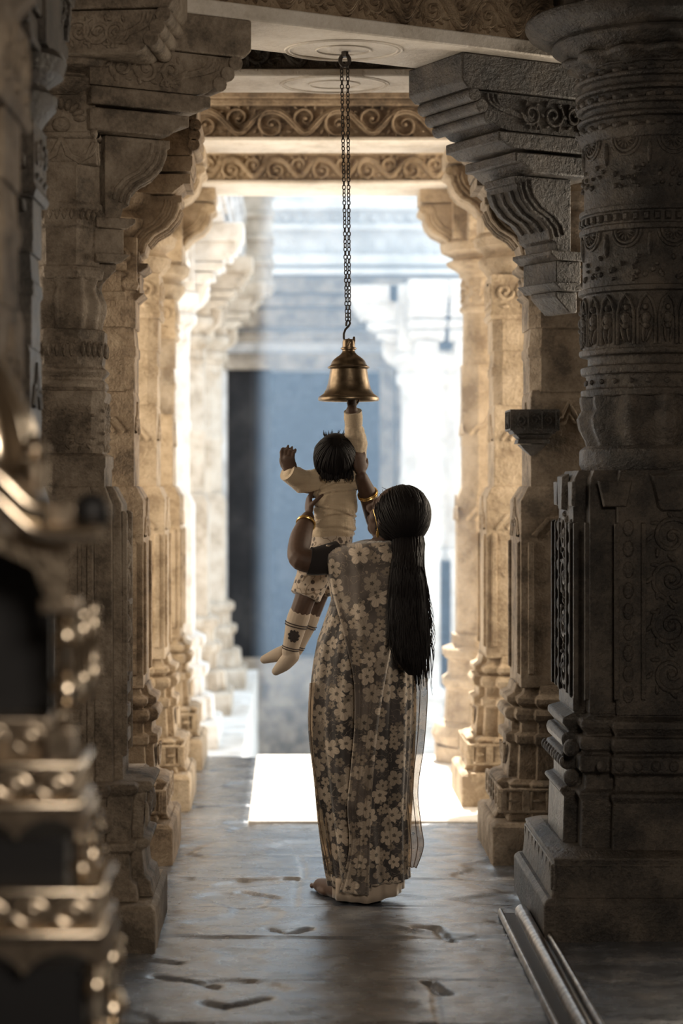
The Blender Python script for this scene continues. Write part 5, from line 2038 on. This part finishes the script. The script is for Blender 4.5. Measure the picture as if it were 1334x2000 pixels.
front, back = SD + 0.06, SD + 0.42
mirror = lambda px: -220 - px
for px, rad, y in ((122, 0.020, SD + 0.05), (mirror(122), 0.020, SD + 0.05), (141, 0.013, SD + 0.16), (mirror(141), 0.013, SD + 0.16), (150, 0.010, SD + 0.26), (mirror(150), 0.010, SD + 0.26)):
    turned('baluster', px, 1200, 1395, rad, M['silver_plain'], y)
for px, y, nm in ((150, SD + 0.07, 'leg'), (mirror(150), SD + 0.07, 'leg'), (155, SD + 0.19, 'leg'), (mirror(155), SD + 0.19, 'leg')):
    turned(nm, px, 1625, 1735, 0.018, M['silver_plain'], y)
for px, y in ((185, SD + 0.02), (mirror(185), SD + 0.02), (196, SD + 0.20), (mirror(196), SD + 0.20)):
    turned('leg', px, 1885, 2080, 0.020, M['silver_plain'], y)
for px in (112, mirror(112)):
    for y in (SD + 0.05,):
        mb = MB()
        c = sx_(px)
        mb.box(c - 0.022, c + 0.022, y - 0.022, y + 0.022, sz_(1490), sz_(1428))
        mb.blob((c, y, sz_(1410)), (0.012, 0.012, 0.016))
        mb.build('pillar_block', M['silver'], shrine, bevel=0.003)
        mb = MB()
        mb.box(c - 0.030, c + 0.030, y - 0.03, y + 0.03, sz_(1200), sz_(1172))
        mb.build('pillar_cap', M['silver'], shrine, bevel=0.003)
mb = MB()
h = tier(mb, 1418, 1497, 78, 0.34)
rep(mb, 1425, 1490, 78, 5, 0.34)
mb.build('seat_panel', M['silver'], shrine, bevel=0.003)
# cusped arch under the eave
mb = MB()
for sg in (1, -1):
    pts_o, pts_i = [], []
    for k in range(25):
        t = k / 24
        pxo = 128 - 4 * t
        pyo = 1172 - (1172 - 1050) * t
        a = t * math.pi / 2
        pxi = -110 + (105 + 100) * math.cos(a) ** 0.8 * (1 - 0.06 * abs(math.sin(5 * a)))
        pyi = 1180 - 120 * math.sin(a) * (1 - 0.05 * abs(math.sin(5 * a)))
        pts_i.append((scx + sg * (sx_(pxi) - scx), sz_(pyi)))
        po = -110 + (236 + 0) * (1 - 0.0 * t) if t < 0.5 else -110 + 236 * (1 - (t - 0.5) * 2)
        pts_o.append((scx + sg * (sx_(po) - scx), sz_(1172 - 128 * min(1, t * 2))))
    for k in range(24):
        for y0, y1 in ((SD + 0.02, SD + 0.05),):
            q = [pts_o[k], pts_o[k + 1], pts_i[k + 1], pts_i[k]]
            mb.poly([(x, y0, z) for x, z in q])
            mb.poly([(x, y1, z) for x, z in q][::-1])
            mb.poly([(pts_i[k][0], y0, pts_i[k][1]), (pts_i[k + 1][0], y0, pts_i[k + 1][1]), (pts_i[k + 1][0], y1, pts_i[k + 1][1]), (pts_i[k][0], y1, pts_i[k][1])])
mb.build('cusped_arch', M['silver'], shrine)
mb = MB()
mb.box(scx - 0.14, scx + 0.14, SD + 0.20, SD + 0.22, sz_(1420), sz_(1060))
mb.build('back_panel', M['dark_metal'], shrine)
# eave: double moulding that rises in a curve to the middle
eave = [(-110, 935), (-60, 945), (-20, 962), (10, 985), (35, 1010), (60, 1032), (85, 1042), (130, 1044), (195, 1042)]
for dy_, rad, nm in ((0, 0.014, 'eave_moulding'), (-42, 0.020, 'eave_moulding')):
    mb = MB()
    sm = bez(eave, 5)
    full = [(mirror(x), y) for x, y in reversed(sm)] + list(sm)[1:]
    if dy_:
        full = [(x, y) for x, y in full if mirror(105) < x < 105]
    for y_ in (SD - 0.02,):
        mb.tube([(sx_(x), y_, sz_(y + dy_)) for x, y in full], rad, 12)
    if not dy_:
        mb.tube([(sx_(190), SD - 0.02, sz_(1042)), (sx_(190) - 0.03, SD + 0.10, sz_(1042))], rad, 12)
    mb.build(nm, M['silver_plain'], shrine)
mb = MB()
sm = bez(eave, 5)
full = [(mirror(x), y) for x, y in reversed(sm)] + list(sm)[1:]
mb.rings([[(scx + (sx_(x) - scx) * (1 - (y_ - SD) * 0.5), y_, sz_(y - 20 - lift)) for x, y in full] for y_, lift in ((SD - 0.01, 0), (SD + 0.04, 14), (SD + 0.10, 20), (SD + 0.16, 14), (SD + 0.20, 0))], closed=False)
mb.build('canopy_roof', M['silver'], shrine)
# corner posts on the eave, one dark ball
for px, y in ((120, SD + 0.02), (mirror(120), SD + 0.02)):
    mb = MB()
    c = sx_(px)
    mb.box(c - 0.020, c + 0.020, y - 0.02, y + 0.02, sz_(1028), sz_(985))
    mb.build('corner_post', M['silver'], shrine, bevel=0.003)
for px, y, mt_ in ((172, SD + 0.05, M['dark_metal']), (mirror(172), SD + 0.05, M['dark_metal'])):
    mb = MB()
    mb.blob((sx_(px), y, sz_(1003)), (0.030, 0.030, 0.032), 16, 10)
    mb.lathe([(0.010, sz_(1040)), (0.014, sz_(1030)), (0.008, sz_(1022))], 12, (sx_(px), y, 0))
    mb.build('corner_ball', mt_, shrine)
# ribbed dome and finials
mb = MB()
n = 96
pr = [(0.62, 960), (0.98, 930), (1.0, 890), (0.96, 850), (0.86, 800), (0.70, 750), (0.52, 705), (0.34, 670), (0.18, 640), (0.10, 625)]
R_ = 0.112
rr = []
for r, py in pr:
    rr.append([(scx + R_ * r * (1 + 0.05 * abs(math.cos(10 * 2 * math.pi * k / n))) * math.cos(2 * math.pi * k / n), SD + 0.26 + R_ * r * (1 + 0.05 * abs(math.cos(10 * 2 * math.pi * k / n))) * math.sin(2 * math.pi * k / n), sz_(py)) for k in range(n)])
mb.rings(rr)
mb.build('ribbed_dome', M['silver_plain'], shrine, angle=60)
mb = MB()
mb.lathe([(0.02, sz_(630)), (0.05, sz_(615)), (0.02, sz_(600)), (0.035, sz_(580)), (0.012, sz_(555)), (0.002, sz_(520))], 20, (scx, SD + 0.26, 0))
mb.build('finial', M['silver_plain'], shrine)
for px, y in ((62, SD + 0.03), (mirror(62), SD + 0.03)):
    mb = MB()
    c = sx_(px)
    mb.lathe([(0.018, sz_(965)), (0.020, sz_(905)), (0.010, sz_(895)), (0.022, sz_(880)), (0.018, sz_(862)), (0.004, sz_(845))], 16, (c, y, 0))
    mb.build('small_finial', M['silver'], shrine)
